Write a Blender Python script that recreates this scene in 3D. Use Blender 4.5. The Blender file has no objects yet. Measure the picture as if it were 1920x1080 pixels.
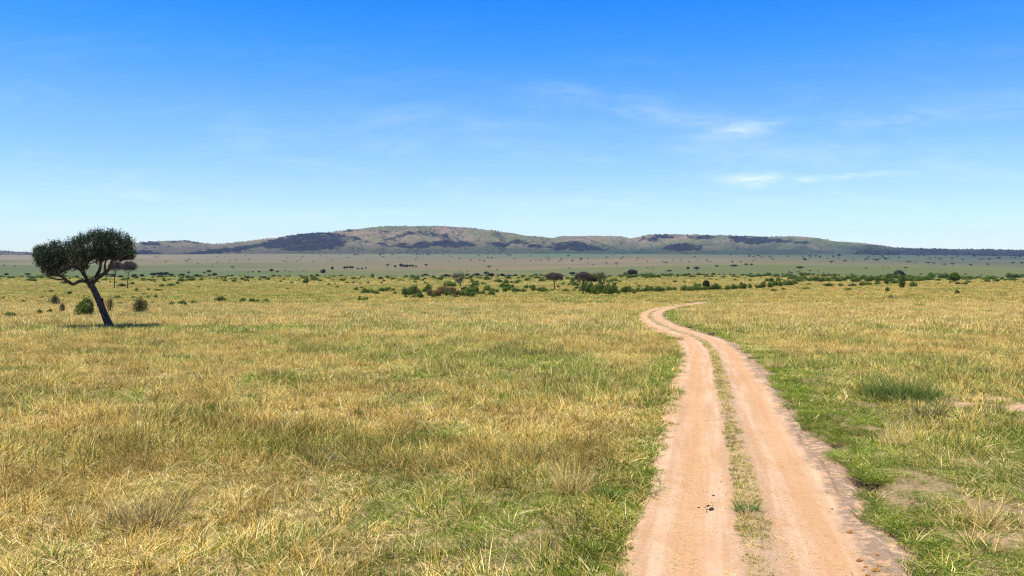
import bpy, math, random
import numpy as np
from mathutils import Vector

random.seed(7)
RS = np.random.RandomState(11)
S = bpy.context.scene
COL = S.collection
F = 1493.0          # focal length in photo pixels
CX, HY = 960.0, 470.0   # photo column straight ahead, eye-level row
EYE = 3.4           # camera height above the track

# ------------------------------------------------------------------ camera, sky, sun, exposure
cam = bpy.data.cameras.new("camera")
camo = bpy.data.objects.new("camera", cam)
COL.objects.link(camo)
camo.location = (0, 0, EYE)
camo.rotation_euler = (math.radians(90), 0, 0)
cam.sensor_width = 36.0
cam.lens = 36.0 * F / 1920.0
cam.shift_y = -(540.0 - HY) / 1920.0
cam.clip_start = 0.1
cam.clip_end = 60000
S.camera = camo

SUN_EL, SUN_AZ = math.radians(73), math.radians(-115)   # azimuth measured from +Y towards +X: sun high on the left, a bit behind us
sdir = Vector((math.sin(SUN_AZ) * math.cos(SUN_EL), math.cos(SUN_AZ) * math.cos(SUN_EL), math.sin(SUN_EL)))
sun = bpy.data.lights.new("sun", 'SUN')
sun.energy = 4.6
sun.angle = math.radians(0.5)
sun.color = (1.0, 0.945, 0.85)
suno = bpy.data.objects.new("sun", sun)
suno.rotation_euler = sdir.to_track_quat('Z', 'Y').to_euler()
suno.location = (0, 0, 50)
COL.objects.link(suno)

S.view_settings.view_transform = 'Standard'
S.view_settings.look = 'None'
S.view_settings.gamma = 1.0
S.view_settings.exposure = 0.72
S.cycles.use_denoising = True
S.cycles.denoising_prefilter = 'NONE'
S.cycles.pixel_filter_type = 'BLACKMAN_HARRIS'
S.cycles.filter_width = 1.25
S.cycles.max_bounces = 6
S.cycles.diffuse_bounces = 3
S.cycles.transmission_bounces = 3
S.cycles.volume_bounces = 0
S.cycles.transparent_max_bounces = 4
S.cycles.caustics_reflective = False
S.cycles.caustics_refractive = False


class NT:
    """small helper for node trees"""
    def __init__(self, tree):
        self.t = tree
        self.t.nodes.clear()

    def n(self, kind, **kw):
        nd = self.t.nodes.new(kind)
        for k, v in kw.items():
            setattr(nd, k, v)
        return nd

    def l(self, a, b):
        self.t.links.new(a, b)

    def val(self, sock, v):
        if isinstance(v, bpy.types.NodeSocket):
            self.l(v, sock)
        else:
            sock.default_value = v

    def math(self, op, a, b=None, c=None, clamp=False):
        m = self.n('ShaderNodeMath', operation=op, use_clamp=clamp)
        self.val(m.inputs[0], a)
        if b is not None:
            self.val(m.inputs[1], b)
        if c is not None:
            self.val(m.inputs[2], c)
        return m.outputs[0]

    def mix(self, f, a, b, mode='MIX'):
        m = self.n('ShaderNodeMix', data_type='RGBA', blend_type=mode)
        self.val(m.inputs[0], f)
        for s, v in ((m.inputs[6], a), (m.inputs[7], b)):
            if isinstance(v, tuple):
                v = tuple(v) + (1,) if len(v) == 3 else v
            self.val(s, v)
        return m.outputs[2]

    def ramp(self, f, lo, hi, smooth=True):
        m = self.n('ShaderNodeMapRange', interpolation_type='SMOOTHSTEP' if smooth else 'LINEAR')
        self.val(m.inputs[0], f)
        m.inputs[1].default_value = lo
        m.inputs[2].default_value = hi
        return m.outputs[0]

    def noise(self, vec, scale, detail=4, rough=.55, dist=0.0):
        m = self.n('ShaderNodeTexNoise')
        if vec is not None:
            self.l(vec, m.inputs['Vector'])
        m.inputs['Scale'].default_value = scale
        m.inputs['Detail'].default_value = detail
        m.inputs['Roughness'].default_value = rough
        m.inputs['Distortion'].default_value = dist
        return m.outputs[0]

    def attr(self, name, kind='GEOMETRY'):
        a = self.n('ShaderNodeAttribute', attribute_name=name)
        a.attribute_type = kind
        return a

    def mapv(self, vec, scale=(1, 1, 1), loc=(0, 0, 0)):
        m = self.n('ShaderNodeMapping')
        self.l(vec, m.inputs[0])
        m.inputs['Scale'].default_value = scale
        m.inputs['Location'].default_value = loc
        return m.outputs[0]


# ---- world: physical sky, deepened as a polarised blue, with thin cirrus placed by direction
W = bpy.data.worlds.new("World")
S.world = W
W.use_nodes = True
w = NT(W.node_tree)
sky = w.n('ShaderNodeTexSky', sky_type='NISHITA')
sky.sun_disc = False
sky.sun_elevation = SUN_EL
sky.sun_rotation = SUN_AZ % (2 * math.pi)
sky.altitude = 1600
sky.air_density = 1.0
sky.dust_density = 0.3
sky.ozone_density = 2.0
geo = w.n('ShaderNodeTexCoord')
sep = w.n('ShaderNodeSeparateXYZ')
w.l(geo.outputs['Generated'], sep.inputs[0])
dx, dy, dz = sep.outputs
dyp = w.math('MAXIMUM', dy, 0.05)
u = w.math('DIVIDE', dx, dyp)
v = w.math('DIVIDE', dz, dyp)
uv = w.n('ShaderNodeCombineXYZ')
w.l(u, uv.inputs[0]); w.l(v, uv.inputs[1])
UV = uv.outputs[0]
sat = w.n('ShaderNodeHueSaturation')
w.l(sky.outputs[0], sat.inputs['Color'])
sat.inputs['Saturation'].default_value = 1.0
elev = w.n('ShaderNodeMapRange'); w.l(dz, elev.inputs[0])
elev.inputs[1].default_value = 0.0; elev.inputs[2].default_value = 0.33
tr = w.n('ShaderNodeValToRGB'); w.l(elev.outputs[0], tr.inputs[0])
cr = tr.color_ramp
SKY_TINT = [(0.0, (1, 1, 1)), (1.0, (1, 1, 1))]
cr.elements[0].position = 0.0; cr.elements[1].position = 1.0
SKY_STOPS = [(0.0, (0.96, 1.10, 1.22)), (0.22, (0.92, 1.10, 1.38)), (0.48, (0.70, 1.09, 1.62)), (0.75, (0.26, 0.98, 1.85)), (1.0, (0.03, 0.84, 2.0))]
cr.elements[0].color = SKY_STOPS[0][1] + (1,)
cr.elements[1].color = SKY_STOPS[-1][1] + (1,)
for p, c in SKY_STOPS[1:-1]:
    e = cr.elements.new(p); e.color = c + (1,)
base_sky = w.mix(1.0, sat.outputs[0], tr.outputs[0], 'MULTIPLY')
# cirrus: (photo column, row, half-width, half-height, strength)
nz1 = w.noise(w.mapv(UV, (3.2, 15, 1)), 1.6, 7, .62, .6)
nz2 = w.noise(w.mapv(UV, (12, 60, 1), (3, 1, 0)), 1.2, 7, .65, .8)
wisp = None
for (px, py, rx, ry, st, tilt) in [
        (1400, 243, 85, 15, .62, -.10), (1290, 225, 190, 20, .30, .18), (1110, 175, 220, 16, .17, .12), (1420, 338, 62, 13, .95, 0), (1402, 339, 40, 8, .7, 0),
        (1512, 336, 30, 7, .75, 0), (1610, 328, 85, 6, .75, -.06), (1690, 225, 170, 20, .30, -.1),
        (1150, 375, 300, 18, .22, 0), (60, 428, 140, 13, .42, -.05), (700, 400, 130, 8, .22, 0), (1560, 290, 380, 40, .16, 0), (950, 415, 260, 9, .2, 0),
        (860, 250, 420, 60, .10, .1), (1850, 215, 90, 10, .22, 0), (300, 330, 500, 60, .07, 0)]:
    uu = (px - CX) / F; vv = (HY - py) / F
    a = w.math('SUBTRACT', u, uu)
    b0 = w.math('SUBTRACT', v, vv)
    b = w.math('ADD', b0, w.math('MULTIPLY', a, tilt))
    a2 = w.math('POWER', w.math('ABSOLUTE', w.math('DIVIDE', a, rx / F)), 2.0)
    b2 = w.math('POWER', w.math('ABSOLUTE', w.math('DIVIDE', b, ry / F)), 2.0)
    e = w.math('EXPONENT', w.math('MULTIPLY', w.math('ADD', a2, b2), -1.0))
    e = w.math('MULTIPLY', e, st * .68)
    wisp = e if wisp is None else w.math('MAXIMUM', wisp, e)
nn = w.math('ADD', w.math('MULTIPLY', w.ramp(nz1, .36, .66), .55), w.math('MULTIPLY', w.ramp(nz2, .38, .66), .65))
wf = w.math('MULTIPLY', wisp, nn, clamp=True)
veil = w.math('MULTIPLY', w.ramp(nz1, .48, .8), w.math('MULTIPLY', w.ramp(dz, .32, .05), .16))
wf = w.math('ADD', wf, veil, clamp=True)
front = w.ramp(dy, .05, .25)
wf = w.math('MULTIPLY', wf, front)
skyc = w.mix(wf, base_sky, (8.6, 9.1, 9.6))
bg = w.n('ShaderNodeBackground')
w.l(skyc, bg.inputs[0])
bg.inputs[1].default_value = 0.078
wo = w.n('ShaderNodeOutputWorld')
w.l(bg.outputs[0], wo.inputs[0])


# ------------------------------------------------------------------ numpy noise
def hash2(ix, iy, seed):
    ix = ix.astype(np.int64); iy = iy.astype(np.int64)
    h = (ix * 374761393 + iy * 668265263 + seed * 1442695041) & 0xffffffff
    h = ((h ^ (h >> 13)) * 1274126177) & 0xffffffff
    h = (h ^ (h >> 16)) & 0xffffffff
    return h.astype(np.float64) / 4294967295.0


def vnoise(x, y, seed=0):
    x = np.asarray(x, float); y = np.asarray(y, float)
    ix = np.floor(x); iy = np.floor(y)
    fx = x - ix; fy = y - iy
    fx = fx * fx * (3 - 2 * fx); fy = fy * fy * (3 - 2 * fy)
    a = hash2(ix, iy, seed); b = hash2(ix + 1, iy, seed)
    c = hash2(ix, iy + 1, seed); d = hash2(ix + 1, iy + 1, seed)
    return (a * (1 - fx) + b * fx) * (1 - fy) + (c * (1 - fx) + d * fx) * fy


def fbm(x, y, octaves=4, seed=0, gain=.5):
    s = 0; a = 1; t = 0
    for o in range(octaves):
        s = s + a * vnoise(x * 2 ** o + 17.3 * o, y * 2 ** o - 9.1 * o, seed + o)
        t += a; a *= gain
    return s / t


def sstep(a, b, x):
    t = np.clip((x - a) / (b - a), 0, 1)
    return t * t * (3 - 2 * t)


# ------------------------------------------------------------------ terrain height
COLS = [-300, 480, 960, 1440, 1920, 2400]
NEAR = [(8.3, 1080), (22, 733), (26, 700), (57.6, 612), (83, 590), (120, 572), (160, 562)]
FAR = {
    -300: [(230, 553), (320, 543), (450, 532), (600, 525), (800, 519), (1000, 520), (1300, 513.5), (2000, 503), (2800, 495), (4000, 485), (5500, 480), (8000, 478)],
    480: [(230, 552), (320, 542), (450, 531), (600, 524), (800, 518), (1000, 519), (1300, 513), (1900, 503), (2200, 502.5), (2800, 494), (4000, 484), (5500, 477), (8000, 475)],
    960: [(230, 552), (320, 542), (450, 531), (600, 523), (760, 518), (1000, 518.5), (1300, 511), (1750, 500), (2100, 501), (2800, 495), (4000, 484), (5500, 477), (8000, 475)],
    1440: [(230, 550), (320, 539), (450, 529), (600, 522), (800, 516), (1000, 511), (1450, 497), (1900, 498), (2700, 489), (4000, 483), (5500, 478), (8000, 476)],
    1920: [(230, 542), (320, 533), (450, 529), (600, 526), (800, 521), (1100, 517), (1500, 507), (2500, 497), (4000, 488), (5500, 482), (8000, 478)],
}
FAR[2400] = FAR[1920]
LG = np.linspace(math.log(4), math.log(14500), 900)
TAB = []
for c in COLS:
    kn = NEAR + FAR[c]
    D = np.array([k[0] for k in kn]); Y = np.array([k[1] for k in kn])
    Z = EYE - D * (Y - HY) / F
    D = np.concatenate([[4], D, [14500]]); Z = np.concatenate([[0.10], Z, [Z[-1] - 8]])
    z = np.interp(LG, np.log(D), Z)
    k = np.exp(-0.5 * (np.arange(-30, 31) / 9.0) ** 2); k /= k.sum()
    zp = np.pad(z, 30, mode='edge')
    TAB.append(np.convolve(zp, k, mode='valid'))
TAB = np.array(TAB)


def zf(X, Y):
    X = np.asarray(X, float); Y = np.asarray(Y, float)
    Yc = np.maximum(Y, 4.0)
    sx = CX + F * X / np.maximum(Y, 30)
    ci = np.interp(sx, COLS, np.arange(len(COLS)))
    i0 = np.clip(np.floor(ci).astype(int), 0, len(COLS) - 2)
    f = ci - i0; f = f * f * (3 - 2 * f)
    lp = (np.log(Yc) - LG[0]) / (LG[1] - LG[0])
    j = np.clip(np.floor(lp).astype(int), 0, len(LG) - 2)
    g = np.clip(lp - j, 0, 1)
    a = TAB[i0, j] * (1 - g) + TAB[i0, j + 1] * g
    b = TAB[i0 + 1, j] * (1 - g) + TAB[i0 + 1, j + 1] * g
    z = a * (1 - f) + b * f
    amp = sstep(60, 300, Y)
    z = z + amp * (vnoise(X / 47, Y / 47, 5) - .5) * 0.9 + sstep(500, 2500, Y) * (fbm(X / 420, Y / 420, 3, 9) - .5) * 9
    z = z + 0.10 * (vnoise(X / 5.5, Y / 5.5, 3) - .5) * sstep(3, 9, np.abs(road_s(X, Y)))
    return z


# ---- the track's centre line
ROAD_PX = [(1430, 1080), (1413, 985), (1398, 900), (1385, 845), (1373, 800), (1360, 735), (1346, 684), (1336, 658), (1309, 634), (1262, 619), (1229, 604), (1219, 592), (1229, 583), (1256, 576), (1291, 571), (1322, 567)]


def z0_simple(Y):
    lp = np.interp(np.log(max(Y, 4.0)), LG, TAB[2])
    return lp


def px_depth0(py):
    lo, hi = 4.0, 200.0
    for _ in range(50):
        m = (lo + hi) / 2
        y = HY + F * (EYE - z0_simple(m)) / m
        if y > py: lo = m
        else: hi = m
    return lo


rp = []
for (px, py) in ROAD_PX:
    d = px_depth0(py)
    rp.append(((px - CX) * d / F, d))
d0 = (rp[2][0] - rp[0][0]) / (rp[2][1] - rp[0][1])
pre = [(rp[0][0] - d0 * k, rp[0][1] - k) for k in (26, 18, 12, 6, 3)]
last = (rp[-1][0] - rp[-3][0], rp[-1][1] - rp[-3][1])
ln = math.hypot(*last)
post = [(rp[-1][0] + last[0] / ln * k, rp[-1][1] + last[1] / ln * k) for k in (4,)]
P = np.array(pre + rp + post)


def catmull(P, n=24):
    out = []
    Q = np.vstack([2 * P[0] - P[1], P, 2 * P[-1] - P[-2]])
    for i in range(1, len(Q) - 2):
        p0, p1, p2, p3 = Q[i - 1:i + 3]
        for k in range(n):
            t = k / n
            out.append(.5 * ((2 * p1) + (-p0 + p2) * t + (2 * p0 - 5 * p1 + 4 * p2 - p3) * t * t + (-p0 + 3 * p1 - 3 * p2 + p3) * t ** 3))
    out.append(Q[-2])
    return np.array(out)


RC = catmull(P)
for _ in range(30):
    RC[1:-1] = .25 * RC[:-2] + .5 * RC[1:-1] + .25 * RC[2:]
seg = np.diff(RC, axis=0)
RL = np.concatenate([[0], np.cumsum(np.hypot(seg[:, 0], seg[:, 1]))])
nrs = int(RL[-1] / 0.25)
tt = np.linspace(0, RL[-1], nrs)
RCX = np.interp(tt, RL, RC[:, 0]); RCY = np.interp(tt, RL, RC[:, 1])
TX = np.gradient(RCX, tt); TY = np.gradient(RCY, tt)
tl = np.hypot(TX, TY); TX /= tl; TY /= tl
# signed lateral distance lookup grid
GX0, GX1, GY0, GY1, GS = -30.0, 70.0, -30.0, 185.0, 0.25
_gx = np.arange(GX0, GX1, GS); _gy = np.arange(GY0, GY1, GS)
SGRID = np.full((len(_gy), len(_gx)), 50.0)
for j, yy in enumerate(_gy):
    m = np.abs(RCY - yy) < 14
    if not m.any():
        continue
    cx, cy, tx, ty = RCX[m], RCY[m], TX[m], TY[m]
    ddx = _gx[:, None] - cx[None]; ddy = yy - cy[None]
    dd = ddx ** 2 + ddy ** 2
    k = dd.argmin(1)
    r = np.arange(len(_gx))
    side = ddx[r, k] * ty[k] - (ddy[0, k]) * tx[k]
    SGRID[j] = np.where(np.sqrt(dd[r, k]) < 14, np.sign(side) * np.sqrt(dd[r, k]), 50.0 * np.sign(side))


def road_s(X, Y):
    X = np.asarray(X, float); Y = np.asarray(Y, float)
    fx = np.clip((X - GX0) / GS, 0, len(_gx) - 1.001); fy = np.clip((Y - GY0) / GS, 0, len(_gy) - 1.001)
    ix = fx.astype(int); iy = fy.astype(int); ax = fx - ix; ay = fy - iy
    a = SGRID[iy, ix] * (1 - ax) + SGRID[iy, ix + 1] * ax
    b = SGRID[iy + 1, ix] * (1 - ax) + SGRID[iy + 1, ix + 1] * ax
    s = a * (1 - ay) + b * ay
    out = (X < GX0) | (X > GX1) | (Y < GY0) | (Y > GY1)
    return np.where(out, 50.0, s)


def ray(px, py, dmin=5.0, dmax=9000.0):
    """world point on the ground seen at a photo pixel (first hit)"""
    D = np.exp(np.linspace(math.log(dmin), math.log(dmax), 3000))
    X = (px - CX) * D / F
    z = zf(X, D)
    zr = EYE - D * (py - HY) / F
    k = np.argmax(z >= zr)
    if z[k] < zr[k]:
        k = np.argmin(np.abs(HY + F * (EYE - z) / D - py))
    return float(X[k]), float(D[k]), float(z[k])


# ------------------------------------------------------------------ mesh helpers
def mesh(name, V, faces, mats, attrs=None, smooth=False, mat_idx=None):
    me = bpy.data.meshes.new(name)
    V = np.asarray(V, np.float32)
    if not isinstance(faces, list):
        faces = [faces]
    faces = [np.asarray(f, np.int32) for f in faces if len(f)]
    me.vertices.add(len(V)); me.vertices.foreach_set('co', V.ravel())
    if faces:
        loops = np.concatenate([f.ravel() for f in faces])
        tot = np.concatenate([np.full(len(f), f.shape[1], np.int32) for f in faces])
        st = np.concatenate([[0], np.cumsum(tot)[:-1]]).astype(np.int32)
        me.loops.add(len(loops)); me.loops.foreach_set('vertex_index', loops)
        me.polygons.add(len(tot)); me.polygons.foreach_set('loop_start', st)
        me.polygons.foreach_set('loop_total', tot)
        if mat_idx is not None:
            me.polygons.foreach_set('material_index', np.asarray(mat_idx, np.int32))
        me.polygons.foreach_set('use_smooth', np.full(len(tot), smooth))
    for m in (mats if isinstance(mats, (list, tuple)) else [mats]):
        me.materials.append(m)
    if attrs:
        for k, a in attrs.items():
            a = np.asarray(a)
            if a.ndim == 1:
                if a.dtype.kind == 'i':
                    at = me.attributes.new(k, 'INT', 'POINT'); at.data.foreach_set('value', a.astype(np.int32))
                else:
                    at = me.attributes.new(k, 'FLOAT', 'POINT'); at.data.foreach_set('value', a.astype(np.float32))
            else:
                at = me.attributes.new(k, 'FLOAT_VECTOR', 'POINT'); at.data.foreach_set('vector', a.astype(np.float32).ravel())
    me.update(calc_edges=True)
    me.validate()
    return me


def link(name, me, parent=None, loc=(0, 0, 0), rz=0, sc=1):
    o = bpy.data.objects.new(name, me)
    COL.objects.link(o)
    o.location = loc
    o.rotation_euler = (0, 0, rz)
    o.scale = sc if isinstance(sc, (tuple, list)) else (sc, sc, sc)
    if parent: o.parent = parent
    return o


def tag(o, label=None, cat=None, group=None, kind=None):
    if label: o['label'] = label
    if cat: o['category'] = cat
    if group: o['group'] = group
    if kind: o['kind'] = kind
    return o


def grid_faces(nr, nc):
    a = np.arange(nr * nc).reshape(nr, nc)
    return np.stack([a[:-1, :-1], a[:-1, 1:], a[1:, 1:], a[1:, :-1]], -1).reshape(-1, 4)


def material(name):
    m = bpy.data.materials.new(name)
    m.use_nodes = True
    t = NT(m.node_tree)
    out = t.n('ShaderNodeOutputMaterial')
    return m, t, out


def principled(t, out, col, rough=.9, spec=.2, normal=None):
    b = t.n('ShaderNodeBsdfPrincipled')
    t.val(b.inputs['Base Color'], col if not isinstance(col, tuple) else tuple(col) + (1,))
    t.val(b.inputs['Roughness'], rough)
    b.inputs['Specular IOR Level'].default_value = spec
    if normal is not None: t.l(normal, b.inputs['Normal'])
    t.l(b.outputs[0], out.inputs[0])
    return b


def bump(t, h, strength, dist):
    b = t.n('ShaderNodeBump')
    b.inputs['Strength'].default_value = strength
    b.inputs['Distance'].default_value = dist
    t.l(h, b.inputs['Height'])
    return b.outputs[0]


# ------------------------------------------------------------------ materials
STRAW = (0.75, 0.525, 0.12)
STRAW_PALE = (0.95, 0.81, 0.36)
STRAW_BROWN = (0.32, 0.19, 0.04)
GREEN = (0.27, 0.34, 0.025)
GREEN_DEEP = (0.065, 0.12, 0.010)

# ground
M_ground, t, out = material("ground_soil_and_far_grass")
gp = t.n('ShaderNodeNewGeometry').outputs['Position']
zone = t.attr('zone').outputs['Vector']     # base colour of the turf there
near = t.attr('near').outputs['Fac']
n1 = t.noise(gp, .012, 6, .6)
n2 = t.noise(gp, .11, 5, .65)
n3 = t.noise(gp, 1.3, 4, .6)
n4 = t.noise(gp, 14, 3, .6)
soil = t.mix(t.ramp(n3, .3, .7), (0.20, 0.130, 0.065), (0.29, 0.195, 0.105))
soil = t.mix(t.ramp(n4, .45, .62), soil, (0.13, 0.095, 0.035))
soil = t.mix(t.ramp(n4, .30, .36), (0.34, 0.27, 0.10), soil)
far = t.mix(t.math('MULTIPLY', t.ramp(n2, .42, .68), .6), zone, t.mix(1.0, zone, (0.62, 0.78, 0.55), 'MULTIPLY'))
far = t.mix(t.math('MULTIPLY', t.ramp(n1, .45, .62), .6), far, t.mix(1.0, far, (1.30, 1.12, .95), 'MULTIPLY'))
far = t.mix(t.math('MULTIPLY', t.ramp(n3, .5, .72), .35), far, t.mix(1.0, far, (1.4, 1.3, 1.2), 'MULTIPLY'))
far = t.mix(t.math('MULTIPLY', t.ramp(n3, .42, .28), .4), far, t.mix(1.0, far, (.5, .55, .5), 'MULTIPLY'))
col = t.mix(near, far, soil)
col = t.mix(t.ramp(t.math('ADD', t.attr('pale').outputs['Fac'], t.math('MULTIPLY', t.math('SUBTRACT', n3, .5), .6)), .3, .6), col, t.mix(t.ramp(n4, .35, .65), (0.35, 0.205, 0.105), (0.47, 0.30, 0.165)))
principled(t, out, col, .95, .1, bump(t, t.math('ADD', n3, t.math('MULTIPLY', n4, .2)), .5, .12))

# hills
M_hill, t, out = material("hill_grass_and_woodland")
gp = t.n('ShaderNodeNewGeometry').outputs['Position']
wood = t.attr('wood').outputs['Fac']
grn = t.attr('green').outputs['Fac']
n1 = t.noise(gp, .0016, 6, .6)
n2 = t.noise(gp, .012, 6, .65)
n3 = t.noise(t.mapv(gp, (1, 1, .3)), .035, 4, .7)
c = t.mix(t.ramp(n1, .38, .62), (0.32, 0.24, 0.135), (0.185, 0.195, 0.072))
c = t.mix(t.math('MULTIPLY', t.ramp(n2, .50, .36), .5), c, (0.36, 0.27, 0.17))
c = t.mix(grn, c, (0.085, 0.15, 0.05))
c = t.mix(t.math('MULTIPLY', t.ramp(n2, .56, .72), .5), c, (0.14, 0.09, 0.065))
c = t.mix(t.math('MULTIPLY', t.ramp(n3, .60, .66), .75), c, (0.035, 0.04, 0.02))
c = t.mix(t.attr('low').outputs['Fac'], c, t.mix(t.math('MULTIPLY', t.ramp(n2, .42, .62), .15), t.attr('zone').outputs['Vector'], (0.055, 0.062, 0.03)))
n4 = t.noise(gp, .0042, 5, .6)
wood = t.math('ADD', wood, t.math('MULTIPLY', t.math('SUBTRACT', n4, .5), 1.3))
wm = t.ramp(t.math('ADD', wood, t.math('MULTIPLY', t.math('SUBTRACT', n2, .5), 1.9)), .28, .84)
wc = t.mix(t.ramp(n3, .40, .62), (0.008, 0.014, 0.011), (0.040, 0.034, 0.028))
c = t.mix(wm, c, wc)
principled(t, out, c, .95, .05, bump(t, t.math('ADD', n2, t.math('MULTIPLY', n1, 3.0)), 1.0, 160))

# dirt track
M_road, t, out = material("dirt_track")
at = t.attr('st').outputs['Vector']
sp = t.n('ShaderNodeSeparateXYZ'); t.l(at, sp.inputs[0])
s_, t_, _ = sp.outputs
gp = t.n('ShaderNodeNewGeometry').outputs['Position']
nA = t.noise(gp, .9, 5, .6)
nB = t.noise(gp, 7, 5, .65)
nC = t.noise(gp, 45, 3, .6)
st3 = t.n('ShaderNodeCombineXYZ'); t.l(t.math('MULTIPLY', s_, 5.0), st3.inputs[0]); t.l(t.math('MULTIPLY', t_, .22), st3.inputs[1])
nS = t.noise(st3.outputs[0], 1.0, 5, .6)
sand = t.mix(t.ramp(nS, .35, .65), (0.43, 0.255, 0.130), (0.54, 0.350, 0.200))
sand = t.mix(t.math('MULTIPLY', t.ramp(nA, .42, .68), .5), sand, (0.40, 0.205, 0.078))
sand = t.mix(t.math('MULTIPLY', t.ramp(nB, .52, .72), .35), sand, (0.56, 0.41, 0.28))
wr = t.math('ABSOLUTE', t.math('SUBTRACT', t.math('ABSOLUTE', s_), .78))
sand = t.mix(t.math('MULTIPLY', t.ramp(wr, .34, .04), .6), sand, (0.45, 0.245, 0.105))
# greyer crusted margin right of the right-hand rut and thin grey streaks
gm = t.ramp(t.math('ADD', s_, t.math('MULTIPLY', t.math('SUBTRACT', nA, .5), .9)), 1.02, 1.25)
gm = t.math('MULTIPLY', gm, t.ramp(t.math('ADD', nB, t.math('MULTIPLY', nC, .3)), .52, .68))
sand = t.mix(t.math('MULTIPLY', gm, .9), sand, (0.225, 0.158, 0.098))
gm2 = t.math('MULTIPLY', t.ramp(t.math('ABSOLUTE', t.math('SUBTRACT', s_, -.38)), .30, .05), t.ramp(nB, .46, .66))
sand = t.mix(t.math('MULTIPLY', gm2, .4), sand, (0.38, 0.28, 0.20))
mid = t.ramp(t.math('ADD', t.math('ABSOLUTE', s_), t.math('MULTIPLY', t.math('SUBTRACT', nB, .5), .35)), .32, .14)
sand = t.mix(t.math('MULTIPLY', mid, .65), sand, (0.33, 0.225, 0.125))
sand = t.mix(t.math('MULTIPLY', t.ramp(nC, .62, .68), .7), sand, (0.30, 0.20, 0.13))
edge = t.ramp(t.math('ABSOLUTE', s_), 1.55, 1.9)
sand = t.mix(t.math('MULTIPLY', edge, .6), sand, (0.38, 0.25, 0.15))
h = t.math('ADD', t.math('MULTIPLY', nB, .6), t.math('MULTIPLY', nC, .25))
principled(t, out, sand, .95, .1, bump(t, h, .9, .07))

# grass blades (instanced): 'gr' greenness and 'br' tone come from the instance, 'bc'/'bh' from the blade
M_grass, t, out = material("grass_blades")
gr = t.attr('gr', 'INSTANCER').outputs['Fac']
br = t.attr('br', 'INSTANCER').outputs['Fac']
bc = t.attr('bc').outputs['Fac']
bh = t.attr('bh').outputs['Fac']
straw = t.mix(t.ramp(bc, .15, .75, False), STRAW_BROWN, STRAW)
straw = t.mix(t.ramp(bc, .70, .95, False), straw, STRAW_PALE)
green = t.mix(t.ramp(bc, .1, .9, False), GREEN_DEEP, GREEN)
g = t.math('ADD', gr, t.math('MULTIPLY', t.math('SUBTRACT', bc, .5), -.9))
g = t.math('ADD', g, t.math('MULTIPLY', t.math('SUBTRACT', .45, bh), .55))
gm = t.ramp(g, .38, .66)
c = t.mix(gm, straw, green)
c = t.mix(t.ramp(br, 0, 1, False), t.mix(1.0, c, (0.58, 0.53, 0.45), 'MULTIPLY'), t.mix(1.0, c, (1.26, 1.22, 1.18), 'MULTIPLY'))
gN = t.n('ShaderNodeNewGeometry').outputs['Normal']
vm = t.n('ShaderNodeVectorMath', operation='ADD'); t.l(gN, vm.inputs[0]); vm.inputs[1].default_value = (0, 0, .56)   # normals bent upward to brighten the flat blades, as if rolled
vn = t.n('ShaderNodeVectorMath', operation='NORMALIZE'); t.l(vm.outputs[0], vn.inputs[0])
dif = t.n('ShaderNodeBsdfPrincipled'); t.l(vn.outputs[0], dif.inputs['Normal']); t.l(c, dif.inputs['Base Color']); dif.inputs['Roughness'].default_value = .65; dif.inputs['Specular IOR Level'].default_value = .12
trn = t.n('ShaderNodeBsdfTranslucent'); t.l(c, trn.inputs['Color'])
ms = t.n('ShaderNodeMixShader'); ms.inputs[0].default_value = .35
t.l(dif.outputs[0], ms.inputs[1]); t.l(trn.outputs[0], ms.inputs[2]); t.l(ms.outputs[0], out.inputs[0])


def leaf_mat(name, dark, light, trans=.25, attr_name='cv', spec=.3):
    m, t, out = material(name)
    cv = t.attr(attr_name).outputs['Fac']
    oi = t.n('ShaderNodeObjectInfo').outputs['Random']
    c = t.mix(cv, dark, light)
    c = t.mix(t.math('MULTIPLY', oi, .35), c, (dark[0] * 1.5, dark[1] * 1.15, dark[2]))
    d = t.n('ShaderNodeBsdfPrincipled'); t.l(c, d.inputs['Base Color']); d.inputs['Roughness'].default_value = .6; d.inputs['Specular IOR Level'].default_value = spec
    tr_ = t.n('ShaderNodeBsdfTranslucent'); t.l(c, tr_.inputs['Color'])
    ms = t.n('ShaderNodeMixShader'); ms.inputs[0].default_value = trans
    t.l(d.outputs[0], ms.inputs[1]); t.l(tr_.outputs[0], ms.inputs[2]); t.l(ms.outputs[0], out.inputs[0])
    return m


M_croton = leaf_mat("bush_leaves", (0.028, 0.055, 0.006), (0.20, 0.29, 0.016))
M_olive = leaf_mat("olive_leaves", (0.085, 0.095, 0.03), (0.25, 0.26, 0.08))
M_brown = leaf_mat("brown_twigs_and_leaves", (0.085, 0.062, 0.018), (0.20, 0.145, 0.045))
M_acacia = leaf_mat("acacia_leaves", (0.012, 0.024, 0.007), (0.055, 0.080, 0.018), .15)
M_bare = leaf_mat("dry_twigs", (0.045, 0.032, 0.026), (0.10, 0.075, 0.055), .0)
M_silver = leaf_mat("silver_green_leaves", (0.07, 0.08, 0.04), (0.32, 0.35, 0.20))
M_fartree = leaf_mat("far_tree_leaves", (0.012, 0.016, 0.010), (0.028, 0.032, 0.016), .1)
M_weed = leaf_mat("weed_leaves", (0.03, 0.065, 0.012), (0.10, 0.20, 0.025))

M_bark, t, out = material("dark_bark")
gp = t.n('ShaderNodeTexCoord').outputs['Object']
nb = t.noise(t.mapv(gp, (3, 3, .8)), 3.5, 6, .7)
c = t.mix(t.ramp(nb, .35, .68), (0.028, 0.020, 0.015), (0.15, 0.115, 0.085))
principled(t, out, c, .9, .15, bump(t, nb, 1.0, .06))

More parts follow.
